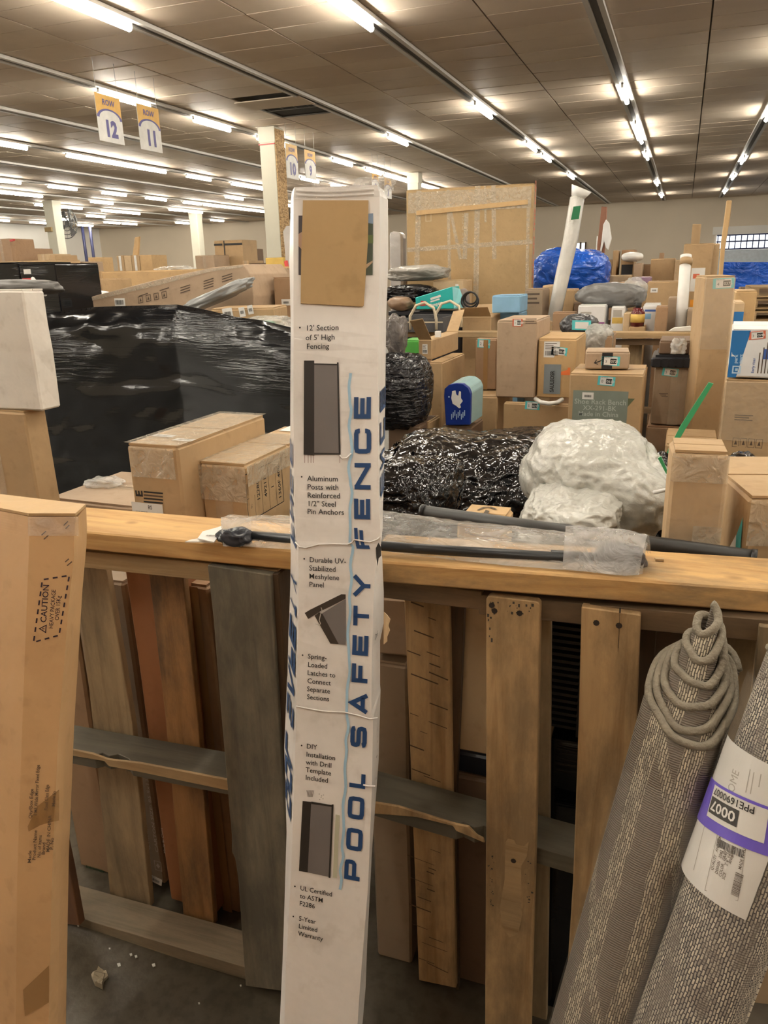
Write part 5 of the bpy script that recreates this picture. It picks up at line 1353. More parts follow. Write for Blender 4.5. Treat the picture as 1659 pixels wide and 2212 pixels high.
for i in range(4): 
    a = Vector(dloc(300+i*17, 655-i*3.5)); c.line(M_greyink, [a, a+Vector((.035, .006)), a+Vector((.035, .044)), a+Vector((0, .038))], .004, .002, True); c.poly(M_greyink, [a+Vector((.008, .01)), a+Vector((.026, .013)), a+Vector((.017, .034))], .002)
for x, y, n_ in ((390, 622, 3), (440, 608, 4), (480, 598, 3), (300, 640, 1), (345, 628, 1)):
    for j in range(n_): a = dloc(x, y+j*5.5); c.line(M_greyink, [a, (a[0]+.075, a[1]+.018)], .006, .002)
a = Vector(dloc(249, 661)); c.rect(M_paper, a.x, a.y, a.x+.085, a.y+.05, .002); c.barcode(M_ink, a.x+.008, a.y+.008, .065, .03, .004, 0, 3)
c.build('lettering', f, dc)
tpx = [dloc(*p) for p in ((180, 646), (330, 608), (455, 580), (526, 572), (527, 577), (455, 587), (340, 617), (190, 652))]
c = Canvas(); c.poly(clearfilm('wet_tape'), tpx, .006); c.build('edge_tape', f, dc)
gp = blob('bag_roll', 'grey plastic film bunched on the front of the slanting long carton', 'film', 470, 640, 78, 11, 4.15, .08, plain('grey_film', (.30, .31, .31), .3), 3, .25, 3, .15, 4); gp.rotation_euler = (0, R(-20), 0)
K('small carton behind the film, carrying a large white label', (540, 583), 592, 4.7, 0, .4, col='pink', marks=[('paper', 'F', 560, 614, 26, 42, -8)], tape='U')
K('brown carton with a white label touching the left side of the white fence box', (589, 601), 650, 4.5, 0, .4, col='brown', marks=[('white', 'F', 618, 653, 22, 13)], tape='')
lc = K('low tan carton with white stickers below the grey film', (455, 669), 592, 3.75, 0, .35, yaw=16, col='tan', marks=[('white', 'F', 523, 674, 13, 20, 8), ('white', 'F', 541, 669, 12, 19, 8), ('white', 'F', 492, 677, 22, 22, 8)], tape='')
blob('plastic_pouch', 'crumpled clear plastic with a green patch above the black wrapped bulk', 'film', 575, 700, 50, 14, 3.6, .15, M_clear2, 6, .25, 3, .15, 4)
blob('green_bag', 'small green bag half hidden under crumpled plastic', 'bag', 576, 703, 16, 9, 3.72, .05, plain('green_cloth', (.10, .40, .26), .6), 6, .15, 3, .1, 3)
blob('white_sheet', 'white plastic sheet behind the slanting carton, below the red-marked box', 'sheet', 175, 650, 62, 20, 5.0, .3, M_white, 6, .12, 2, .06, 4)
K('carton supporting the white plastic sheet', (120, 668), 240, 4.85, 0, .4, col='tan', tape='')
rc = K('long tan carton with two red squares left of the big plain carton', (124, 606), 219, 6.2, 0, .5, col='tan', tape='T')
f, pf = facemarks(rc, 'F'); c = Canvas()
for x in (170, 212): a = pf(x, 621); c.rect(M_red, a[0]-.035, a[1]-.028, a[0]+.035, a[1]+.028, .003)
for x in (185, 197): a = pf(x, 621); c.rect(M_redink, a[0]-.018, a[1]-.02, a[0]+.012, a[1]+.02, .003)
c.build('print', f, rc)
K('very long plain golden carton across the left background', (219, 588), 660, 7.2, 0, .8, col='gold', tape='T', wob=.004)
FARL = [ # label, tl, trx, Y, col, tape
 ('tall brown carton with a red ribbon at the far left', (-20, 518), 21, 9.0, 'brown'), ('wide brown carton beside the red ribbon carton', (23, 539), 66, 9.3, 'brown'),
 ('low tan ledge carton in front of the far left brown boxes', (-20, 567), 120, 8.2, 'tan'), ('small pale carton right of the wide brown one', (68, 552), 82, 9.8, 'pale'),
 ('flat pale carton with gleaming top near the leaning column', (80, 550), 105, 9.2, 'pale'), ('narrow tan carton right against the far left column', (106, 552), 118, 9.0, 'tan'),
 ('narrow brown carton at the foot of the far left column', (122, 579), 131, 6.9, 'brown'), ('small brown box in the heap right of the far left column', (150, 571), 172, 10.5, 'brown'),
 ('pink-edged small box in the same heap', (172, 566), 180, 10.2, 'pink'), ('upright narrow golden carton beside the blue posts', (190, 557), 205, 10.8, 'gold'),
 ('low tan carton below the upright golden one', (168, 588), 218, 8.6, 'tan'), ('crooked pale carton in the heap near the posts', (144, 584), 168, 9.6, 'pale'),
 ('first upright carton of the taped row with a yellow dot', (251, 553), 266, 12.0, 'tan'), ('upright carton with black corner label in the taped row', (267, 553), 282, 12.0, 'pale'),
 ('middle upright carton with white tape stripes in the row', (283, 552), 300, 12.0, 'tan'), ('last wide upright carton of the taped row', (301, 552), 327, 12.0, 'gold'),
 ('pale tan carton left of the striped tan carton', (421, 553), 461, 10.5, 'pink'), ('dark brown carton right of the striped tan carton', (524, 538), 539, 11.5, 'dark'),
 ('low tan box under the dark brown carton', (524, 564), 537, 10.4, 'tan'), ('low dark grey box left of the yellow carton', (538, 570), 562, 10.0, 'dark'),
 ('pale narrow box between striped carton and yellow carton', (562, 577), 573, 9.2, 'pale'), ('bright yellow carton in front of the near cream column', (573, 558), 612, 9.0, 'yellow')]
for i, (lab, tl, trx, Y, cl) in enumerate(FARL):
    zb = 0; K(lab, tl, trx, Y, zb, .45, col=cl, tape='T' if i % 2 else 'F', tapemat=M_paper if 12 <= i <= 15 else None)
sc = K('tall tan carton with dark stripes at its top edge', (462, 521), 523, 11.0, 0, .5, col='tan', tape='')
f, pf = facemarks(sc, 'F'); c = Canvas(); W_ = sc['_w']; H_ = sc['_h']
c.rect(M_ink, .0, H_-.07, W_*.30, H_-.04, .006); c.rect(M_ink, W_*.38, H_-.07, W_, H_-.04, .006); c.rect(M_ink, W_*.34, 0, W_*.38, H_, .006); c.build('strap', f, sc)
fl_o = slab('cardboard_strip', 'single upright strip of cardboard above the taped row of cartons', 'strip', [(286, 552), (291, 513), (300, 511), (297, 552)], 12.1, .05, CB['gold']); 
rib = slab('ribbon', 'short red ribbon on the tall brown carton at far left', 'ribbon', [(20, 518), (29, 516), (29, 520), (22, 522)], 8.95, .03, M_red, bev=0)
blob('film_heap', 'heap of clear film on the long golden carton', 'film', 377, 581, 30, 5, 7.5, .2, M_clear2, 6, .2, 3, .2, 4)
# behind the white fence box
M_silv = plain('silver_film', (.45, .43, .42), .25, .3, bmp=.6, bs=9)
sb = slab('silver_bag', 'silvery padded bag between the cream column and the white fence box', 'bag', [(611, 500), (618, 488), (640, 486), (640, 620), (618, 620), (615, 540)], 7.6, .15, M_silv, ground=True)
slab('silver_roll', 'silvery bubble-wrapped roll between white fence box and big taped carton', 'roll', [(840, 505), (844, 499), (866, 502), (869, 510), (868, 600), (840, 600)], 7.4, .12, M_silv, ground=True, bev=.02)
slab('red_strip', 'red upright strip behind the left edge of the white fence box', 'strip', [(613, 565), (618, 562), (624, 598), (620, 604)], 7.3, .04, M_red)

# ---- the second bin rail and its pallets
a = onZ(700, 714, 1.08); 
r2 = box('wooden_rail', (0, 0, 0), (4.1, .14, .04), W_pale, None, .003); r2.location = (onZ(860, 719, 1.08).x, 5.80, 1.04); tag(r2, 'distant wooden rail across the middle of the right half', 'rail')
pl = empty('pallet', (-.75, 5.84, 0), 'distant pallet on edge below the far wooden rail', 'pallet', 'pallets stood on edge')
for i in range(5): box('back_board', (.0+i*.21, .09, 0), (.09+i*.21, .108, 1.02), W_b1, pl)
for z in (.02, .5, .99): box('stringer', (0, 0, z), (1.1, .088, z+.035), W_face, pl)

# ---- right part of the first bin
BK = M_wrap
col_ = blob('wrapped_roll', 'tall bundle in crinkled black stretch film right of the white fence box', 'bundle', 872, 845, 54, 80, 3.9, .20, blackfilm('black_crinkle', (.008, .008, .010), (1, 1, 5), .14, 1.0, .03, 5.0), 3, .08, 2.5, .06, 5)
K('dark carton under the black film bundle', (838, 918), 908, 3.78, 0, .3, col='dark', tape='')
nk = blob('film_neck', 'twisted neck of dark translucent film above the black bundle', 'film', 856, 728, 20, 42, 3.95, .06, clearfilm('smoky_film', (.16, .14, .13), .8, .15, 1.0, 16), 5, .15, 2.5, .12, 4)
bA = K('tall tan carton behind the blue wipes pack', (926, 784), 955, 4.25, 0, '1004', col='tan', tape='T')
bB = K('open-topped tan carton with a white label, on the tall tan carton', (904, 734), 933, 4.3, top(bA)+.012, '990', col='tan', tape='', marks=[('paper', 'F', 918, 754, 12, 21)], open_top=True)
gk = K('bright green pack under the far rail', (869, 737), 905, 4.6, (765,), .2, body=plain('green_pack', (.10, .42, .08), .35), tape='', cat='pack', name='green_pack'); gs = K('carton supporting the bright green pack', (868, 766), 908, 4.62, 0, .25, col='brown'); gk.location.z = top(gs)+.006
wh = K('small white sponge on the open-topped carton', (939, 716), 950, 4.4, (729,), .03, body=M_white, tape='', name='sponge', cat='sponge'); wh.location.z = top(bB)+.006
bF = K('low tan carton with a faint printed square, right of the blue wipes', (1012, 856), 1075, 4.35, 0, .45, col='tan', marks=[('print', 'F', 1030, 895, 18, 22)], tape='')
bE = K('brown carton with a teal sticker left of the tall pinkish carton', (1027, 734), 1073, 4.55, top(bF)+.012, '1080', col='brown', marks=[('teal', 'F', 1045, 742, 28, 19, -4)], tape='F', tapemat=M_browntape)
bH = K('wide low brown carton under the pinkish carton, torn at its top', (1088, 872), 1229, 4.2, 0, '1232', col='tan', marks=[('teal', 'F', 1150, 876, 32, 18, -3)], tape='')
bG = K('tall pinkish carton with an orange-edged sticker', (1074, 694), 1160, 4.35, top(bH)+.012, '1189', col='pink', marks=[('orange', 'F', 1118, 697, 22, 16), ('print', 'F', 1147, 696, 24, 14)], tape='')
bI = K('dented carton with grey patch, paper label and orange sticker', (1163, 733), 1246, 4.38, top(bH)+.012, '1266', col='gold', marks=[('paper', 'F', 1192, 755, 34, 34), ('teal', 'F', 1208, 759, 34, 18, -6), ('flat_orange', 'F', 1219, 802, 25, 16)], tape='')
f, pf = facemarks(bI, 'F'); c = Canvas(); a = pf(1193, 818); M_gp = plain('grey_patch', (.20, .23, .25), .5)
c.rect(M_gp, a[0]-.047, a[1]-.085, a[0]+.047, a[1]+.08, .002); c.text(M_ink, 'SAULEOSR', a[0]+.010, a[1]-.075, .022, .003, .02, 90, .8); c.build('grey_label', f, bI)
hd = tube('curved_bracket', [onZ(x_, y_, top(bH)+.020) for x_, y_ in ((1157, 862), (1168, 869), (1185, 872), (1203, 870), (1214, 863))], .012, M_white); tag(hd, 'curved white bracket in front of the torn low carton', 'bracket')
bJ = K('big tan carton with a grey-green printed panel naming a bench', (1231, 808), 1391, 3.75, 0, .38, col='tan', marks=[('teal', 'F', 1310, 823, 36, 20, -4), ('white', 'F', 1270, 855, 24, 15)], tape='T')
f, pf = facemarks(bJ, 'F'); c = Canvas(); a = pf(1235, 914); b2 = pf(1358, 846); M_gg = plain('grey_green_panel', (.20, .235, .20), .6); M_lt = plain('panel_text', (.42, .46, .42), .6)
c.rect(M_gg, a[0], a[1], b2[0], b2[1], .0008); wv_ = b2[0]-a[0]; hv_ = b2[1]-a[1]
c.text(M_lt, 'Shoe Rack Bench', a[0]+wv_*.5, a[1]+hv_*.60, hv_*.15, .0014, .01, 0, 1.0, 'c'); c.text(M_lt, 'XX-291-BK', a[0]+wv_*.5, a[1]+hv_*.42, hv_*.14, .0014, .01, 0, 1.0, 'c'); c.text(M_lt, 'Made in China', a[0]+wv_*.48, a[1]+hv_*.24, hv_*.14, .0014, .01, 0, 1.0, 'c')
c.poly(plain('dark_green_print', (.10, .12, .06), .6), [(b2[0], a[1]+hv_*.55), (b2[0]+.03, a[1]+hv_*.8), (b2[0], a[1]+hv_*.8)], .0008); c.build('lettering', f, bJ)
bK = K('small tan carton with an arrow print and teal sticker, on the bench carton', (1265, 762), 1361, 3.86, top(bJ)+.012, .20, col='pink', marks=[('teal', 'F', 1319, 780, 38, 20, -2)], tape='', yaw=5)
f, pf = facemarks(bK, 'F'); c = Canvas(); c.rect(M_ink, bK['_w']*.38, 0, bK['_w']*.62, bK['_h'], .001); q = [pf(*p)[:2] for p in ((1302, 777), (1294, 781), (1284, 784))]; c.line(M_ink, q, .005, .001); q = [pf(*p)[:2] for p in ((1289, 777), (1284, 784), (1292, 787))]; c.line(M_ink, q, .004, .001); c.build('arrow_print', f, bK)
bM = K('low carton under the lidded carton with a teal sticker', (1397, 922), 1510, 4.2, 0, .4, col='brown', marks=[('teal', 'F', 1490, 934, 30, 16, -4)], tape='U')
bN = K('low carton in front of the lidded carton stack', (1438, 960), 1553, 3.5, 0, .35, col='tan', tape='F')
bL = K('brown carton with a black plastic lid and teal sticker', (1414, 796), 1512, 4.22, top(bM)+.012, .36, col='grey', marks=[('teal', 'F', 1448, 804, 32, 17, -6), ('print', 'F', 1433, 855, 18, 10)], tape='F')
g = empty('tote_lid', (bL.location.x-.02, 4.20, top(bL)+.007), 'black ribbed plastic tote lid topping the brown carton', 'lid')
w_ = bL['_w']+.04; box('rim', (0, 0, 0), (w_, .38, .05), M_tote, g, .008); box('top_plate', (.02, .02, .05), (w_-.02, .36, .062), M_tote, g)
for i in range(7): box('rib', (.02+i*w_/7.2, -.006, .004), (.045+i*w_/7.2, .0, .046), M_tote, g)
bO = K('brown carton with shiny film on top of the black tote lid', (1425, 738), 1520, 4.25, g.location.z+.064, .3, col='dark', tape=''); 
blob('film_ball', 'ball of crumpled clear film in front of the brown carton on the lid', 'film', 1466, 748, 13, 14, 4.2, .04, M_clear2, 3, .25, 3, .2, 4)
bT = K('very tall plain carton with a teal sticker, right of centre', (1524, 599), 1590, 3.95, 0, .32, yaw=7, col='tan', marks=[('teal', 'F', 1563, 612, 40, 20, 2)], tape='U')
bQ = K('big tan carton under the blue and white box at the right edge', (1567, 822), 1790, 3.35, 0, .5, col='tan', yaw=-3, marks=[('icons', 'F', 1616, 957, 58, 18), ('print', 'F', 1606, 905, 34, 16), ('flat_orange', 'F', 1700, 905, 5, 5)], tape='U')
bP = K('blue and white printed box at the right edge', (1582, 714), 1800, 3.36, top(bQ)+.012, .45, col='whitepaint', yaw=-3, tape='', marks=[('orange', 'F', 1636, 724, 30, 16, 6)])
f, pf = facemarks(bP, 'F'); c = Canvas(); a = pf(1582, 812); b2 = pf(1622, 716); c.poly(CB['blue'], [(0, 0), (b2[0]-.035, 0), (b2[0], bP['_h']), (0, bP['_h'])], .001)
M_bt = plain('light_blue_ink', (.45, .62, .78), .5); M_bl = plain('blue_ink', (.05, .12, .40), .5)
a = pf(1590, 800); c.line(M_bt, [(a[0]-.012, a[1]-.010), (a[0]+.014, a[1]-.010), (a[0]+.014, a[1]+.016), (a[0]-.012, a[1]+.016)], .005, .002, True); c.rect(M_bt, a[0]-.004, a[1]-.002, a[0]+.006, a[1]+.008, .002)
a = pf(1592, 785); c.text(M_bt, 'park', a[0]+.0, a[1], .013, .002, .02, 90); c.text(M_bt, 'mart', a[0]+.018, a[1], .013, .002, .02, 90)
a = pf(1628, 806); c.text(M_bl, 'Early riser', a[0], a[1], .010, .002, .01, 90)
for i in range(4): c.line(M_greyink, [(a[0]+.014+i*.012, a[1]), (a[0]+.014+i*.012, a[1]+.08+.02*i)], .004, .002)
a = pf(1655, 765); c.rect(M_bl, a[0]-.01, a[1]-.02, a[0]+.03, a[1]+.02, .002); c.build('print', f, bP)
# wipes pack
g = empty('wipes_pack', onY(959, 918, 3.95), 'dark blue wipes pack with a white hand print and clear teal end', 'pack')
A = g.location; P = [onY(x, y, 3.95)-A for x, y in ((963, 919), (1015, 918), (1017, 850), (1012, 838), (1000, 829), (985, 828), (970, 831), (960, 840), (959, 856))]
prism('pack_front', P, (0, .03, 0), plain('deep_blue', (.008, .03, .22), .35), g, .003); P2 = [p+Vector((0, .031, 0)) for p in P]; prism('pack_body', P2, (.03, .13, .02), plain('aqua_film', (.30, .45, .46), .25), g, .004)
c = Canvas(); L_ = lambda x, y: ((onY(x, y, 3.95)-A).x, (onY(x, y, 3.95)-A).z)
c.poly(M_paper, [L_(*p) for p in ((977, 845), (984, 843), (986, 852), (990, 855), (992, 845), (996, 846), (996, 860), (1000, 866), (994, 874), (996, 880), (992, 882), (985, 876), (978, 872), (975, 860))], .002)
for i in range(9): a = L_(975+i*3.5, 906-(i % 3)*4); c.rect(M_bt, a[0], a[1], a[0]+.004, a[1]+.03, .002)
a = L_(970, 857); c.rect(M_bt, a[0]-.004, a[1]-.004, a[0]+.004, a[1]+.004, .002); c.build('print', lambda x, y, off: Vector((x, -off, y)), g)
K('dark carton propping up the blue wipes pack', (955, 921), 1020, 3.97, 0, .25, col='dark', tape='')
K('little tan box with slots left of the tall tan carton', (891, 912), 927, 3.9, 0, .2, col='tan', marks=[('icons', 'F', 909, 924, 30, 14)], tape='')
slab('cardboard_scrap', 'bent cardboard flap behind the black sacks near the tall tan carton', 'scrap', [(914, 905), (925, 878), (930, 884), (930, 930), (916, 930)], 4.12, .03, CB['gold'], ground=True)
# sacks and the white bag
K('brown carton under the black sacks, just behind the rail', (800, 1285), 1120, 1.72, .35, .9, col='brown', tape='')
K('brown carton under the white bag, just behind the rail', (1130, 1285), 1440, 1.68, .30, .7, col='brown', tape='')
s1 = blob('black_sack', 'largest glossy black rubbish sack left of the white bag', 'sack', 1000, 1048, 168, 100, 2.38, .36, M_sack, 2, .12, 2.0, .07, 6, 'black rubbish sacks')
s2 = blob('black_sack', 'flat black sack sagging towards the white fence box', 'sack', 890, 1072, 95, 80, 1.86, .17, M_sack, 5, .12, 2.2, .07, 6, 'black rubbish sacks')
s3 = blob('black_sack', 'rear black sack whose folds run behind the white bag', 'sack', 1140, 985, 125, 46, 3.05, .30, M_sack, 7, .14, 2.2, .08, 6, 'black rubbish sacks')
s4 = blob('black_sack', 'black sack squeezed between the white bag and the small upright carton', 'sack', 1405, 1090, 75, 95, 2.32, .18, M_sack, 9, .12, 2.2, .07, 6, 'black rubbish sacks')
s5 = blob('black_sack', 'small shiny black sack behind the right end carton', 'sack', 1600, 1050, 42, 52, 2.15, .16, M_sack, 12, .14, 2.4, .09, 5, 'black rubbish sacks')
M_wb = plain('milky_film', (.47, .47, .43), .22, var=.04, scale=3, bmp=.7, bs=11)
nt_ = M_wb.node_tree; pb = nt_.nodes['Principled BSDF']; pb.inputs['Subsurface Weight'].default_value = .25; pb.inputs['Subsurface Radius'].default_value = (.05, .05, .05); [setattr(n_.inputs['Distance'], 'default_value', .03) for n_ in nt_.nodes if n_.type == 'BUMP']
wb = blob('white_bag', 'big milky translucent plastic bag bulging beside the black sacks', 'bag', 1300, 1035, 138, 108, 1.95, .26, M_wb, 4, .20, 2.0, .045, 6, rz=12)
wb2 = blob('white_bag_skirt', 'lower skirt of milky plastic hanging onto the right rail', 'bag', 1245, 1118, 100, 66, 1.72, .16, M_wb, 11, .18, 1.8, .07, 6, rz=0)
o = blob('black_dome', 'round black plastic dome peeping over the rod bag', 'dome', 1219, 1148, 26, 13, 1.52, .03, M_black, 2, .03, 2, .01, 4)
gs_ = slab('green_strap', 'stiff green packing strap sticking up beside the white bag', 'strap', [(1440, 978), (1470, 920), (1531, 826), (1541, 829), (1480, 928), (1449, 982)], 2.05, .006, M_green, bev=0)
slab('green_strap', 'short loose end of green strap hanging by the small upright carton', 'strap', [(1421, 990), (1428, 986), (1443, 1020), (1439, 1024)], 1.62, .004, M_green, bev=0)
slab('green_strap', 'short green strap end poking out left above the white bag', 'strap', [(1272, 926), (1300, 929), (1300, 932), (1272, 930)], 2.02, .006, M_green, bev=0)
t = tube('white_string', [onY(1412, 1064, 1.62), onY(1456, 1054, 1.60)], .004, M_white); tag(t, 'short white cord between the sack and the small upright carton', 'string')
ac = K('small tan carton lying behind the rod bag with a curved arrow print', (985, 1128), 1083, 1.46, .80, .12, col='gold', tape='')
f = facefunc(ac['_w'], ac['_d'], ac['_h'], 'T'); c = Canvas(); w_, d_ = ac['_w'], ac['_d']
c.line(plain('brown_print', (.07, .045, .02), .6), [(w_*.30, d_*.62), (w_*.38, d_*.80), (w_*.52, d_*.85), (w_*.68, d_*.74)], .006, .007); c.poly(plain('brown_print'), [(w_*.5, d_*.1), (w_*.62, d_*.15), (w_*.56, d_*.62), (w_*.46, d_*.66)], .007); c.build('arrow_print', f, ac)
sc_ = K('small upright tan carton standing just behind the right rail', (1453, 978), 1577, 1.40, .0, .11, yaw=3, col='tan', tape='U')
f = facefunc(sc_['_w'], sc_['_d'], sc_['_h'], 'F'); c = Canvas(); hh_ = sc_['_h']
c.rect(clearfilm('wet_tape'), 0, hh_-.05, sc_['_w'], hh_, .007, 6, 2); c.rect(clearfilm('wet_tape'), .045, hh_-.165, sc_['_w'], hh_-.13, .006, 6, 2)
c.text(M_greyink, 'Model: X5', .02, hh_-.185, .006, .002); c.build('wrap_tape', f, sc_)
se = K('carton with glossy taped corner and torn teal sticker at the right end of the rail', (1621, 1078), 1900, 1.42, .0, .3, yaw=14, col='tan', tape='')
f = facefunc(se['_w'], se['_d'], se['_h'], 'F'); c = Canvas(); c.rect(clearfilm('wet_tape'), 0, se['_h']-.085, se['_w'], se['_h']-.0, .006, 10, 4); c.build('wrap_tape', f, se)
f = facefunc(se['_w'], se['_d'], se['_h'], 'L'); c = Canvas(); d_ = se['_d']; c.poly(M_teal, [(d_-.02, se['_h']-.04), (d_-.05, se['_h']-.10), (d_-.03, se['_h']-.18), (d_-.01, se['_h']-.12)], .002); c.build('torn_sticker', f, se)
slab('paper_piece', 'upright piece of white paper between the two right-hand rail cartons', 'paper', [(1575, 1218), (1577, 1180), (1590, 1156), (1588, 1218)], 1.44, .003, M_paper, bev=0)
gd = K('dark grey carton low behind the small upright carton', (1560, 1110), 1640, 1.8, 0, .3, body=plain('slate_card', (.11, .105, .10), .6), tape='')

# ---- second bin and beyond, right half
g = empty('big_taped_carton', (0, 0, 0), 'very large flat carton criss-crossed with tape, red lettering on its edge', 'box')
bg = K('', (877, 412), 1154, 7.3, 0, .22, yaw=4, body=cardboard('aged_cardboard', (.40, .275, .135)), tape=''); bpy.data.objects.remove(g)
bg.name = 'large_flat_carton'; tag(bg, 'very large flat carton criss-crossed with tape, red lettering on its edge', 'box')
f, pf = facemarks(bg, 'F'); c = Canvas(); T_ = clearfilm('wet_tape')
def band(p, q, w): a = pf(*p)[:2]; b2 = pf(*q)[:2]; c.line(T_, [a, (Vector(a)+Vector(b2))/2, b2], w, .004)
band((968, 410), (972, 640), .03); band((970, 440), (995, 560), .03); band((1032, 402), (1028, 640), .05); band((1066, 400), (1068, 560), .04); band((1008, 460), (1004, 560), .04); band((880, 540), (1150, 522), .04); band((1048, 402), (1049, 480), .02); band((1142, 420), (1138, 640), .03)
band((905, 412), (900, 600), .05)
c.build('tape', f, bg)
c = Canvas(); a = pf(880, 455)[:2]; b2 = pf(1150, 405)[:2]; c.rect(T_, .02, bg['_h']-.20, bg['_w']-.02, bg['_h']-.02, .006, 20, 4); a = pf(920, 478)[:2]; M_lw = plain('faded_white_print', (.50, .40, .26), .6)
c.line(M_lw, [(a[0], a[1]), (a[0]+.05, a[1]), (a[0]+.05, a[1]+.07), (a[0], a[1]+.07)], .008, .003, True)
a = pf(1008, 560)[:2]; c.text(M_lw, 'FRAGILE DESK', a[0], a[1], .045, .003, .01, 90); c.build('print', f, bg)
prism('folded_rim', [Vector((.10, -.012, bg['_h']-.22)), Vector((bg['_w']-.05, -.012, bg['_h']-.17)), Vector((bg['_w']-.05, -.012, bg['_h']-.13)), Vector((.10, -.012, bg['_h']-.18))], (0, .010, 0), CB['gold'], bg)
fR = facefunc(bg['_w'], bg['_d'], bg['_h'], 'R'); c = Canvas(); c.text(M_redink, 'UNIT LOAD  DO NOT BEND', .13, bg['_h']-1.0, .07, .003, .02, 90, 1.0)
c = Canvas(); c.text(M_redink, 'TEAM LIFT  LOAD ON THIS END', .15, bg['_h']-1.45, .085, .003, .02, 90, .85); c.build('red_lettering', fR, bg)
bt = blob('blue_tarp', 'large bundle in bright blue plastic sheeting right of the big taped carton', 'tarp', 1234, 590, 70, 48, 8.4, .5, blackfilm('blue_sheet', (.012, .09, .50), (1, 1, 1.5), .2, 1.0, .05, 4.0), 3, .10, 2, .05, 5)
K('carton carrying the blue plastic bundle', (1166, 640), 1300, 8.2, 0, .9, col='brown', tape='')
# clear wrapped tall roll with green label
g = empty('wrapped_tube', onY(1192, 684, 6.4), 'tall cloudy plastic-wrapped roll with a green label leaning up at centre right', 'roll')
A = g.location; tp = onY(1247, 428, 6.6); pts_ = [onY(1194, 690, 6.4)-A+Vector((0, 0, -.05)), onY(1212, 610, 6.45)-A, onY(1232, 520, 6.52)-A, tp-A]
tube('film_wrap', pts_, .06, plain('cloudy_wrap', (.50, .49, .46), .25, bmp=.6, bs=30), g, 14, rf=lambda t: .052+.006*math.sin(t*40)); tube('film_frill', [tp-A, tp-A+Vector((.03, 0, .07))], .06, M_white, g, 12, rf=lambda t: .05+.035*t)
q = onY(1243, 460, 6.48)-A; prism('green_label', [q+Vector(v) for v in ((-.03, -.02, -.05), (.03, -.02, -.045), (.04, -.02, .05), (-.015, -.02, .045))], (0, .012, 0), plain('green_label', (.01, .16, .06), .5), g)
K('tan carton the wrapped roll stands on, right of the barrel-shaped box', (1160, 694), 1212, 6.35, 0, .4, col='pale', tape='')
# brown post and white cloth
o = slab('wooden_post', 'reddish brown upright board behind the blue bundle', 'post', [(1287, 560), (1299, 446), (1311, 447), (1305, 560), (1300, 900), (1285, 900)], 9.5, .06, plain('red_brown_wood', (.27, .12, .07), .6))
o = slab('white_cloth', 'limp white cloth hanging from the reddish board', 'cloth', [(1300, 515), (1303, 485), (1309, 474), (1316, 482), (1321, 515), (1314, 540), (1308, 535), (1305, 520), (1297, 550), (1295, 548)], 9.462, .035, M_white)
slab('board_strip', 'thin white strip standing left of the reddish board', 'strip', [(1281, 560), (1289, 510), (1291, 510), (1286, 560)], 9.45, .03, M_white, ground=True)
slab('flute_carton', 'narrow tall tan carton with a dark cap right of centre background', 'box', [(1490, 540), (1496, 484), (1515, 484), (1510, 540)], 8.6, .08, CB['tan'], ground=True); 
slab('flute_carton', 'long thin crooked cardboard tube rising near the barred window', 'tube', [(1553, 700), (1558, 520), (1567, 455), (1570, 433), (1581, 433), (1578, 465), (1566, 540), (1560, 700)], 7.0, .06, CB['gold'], ground=True)
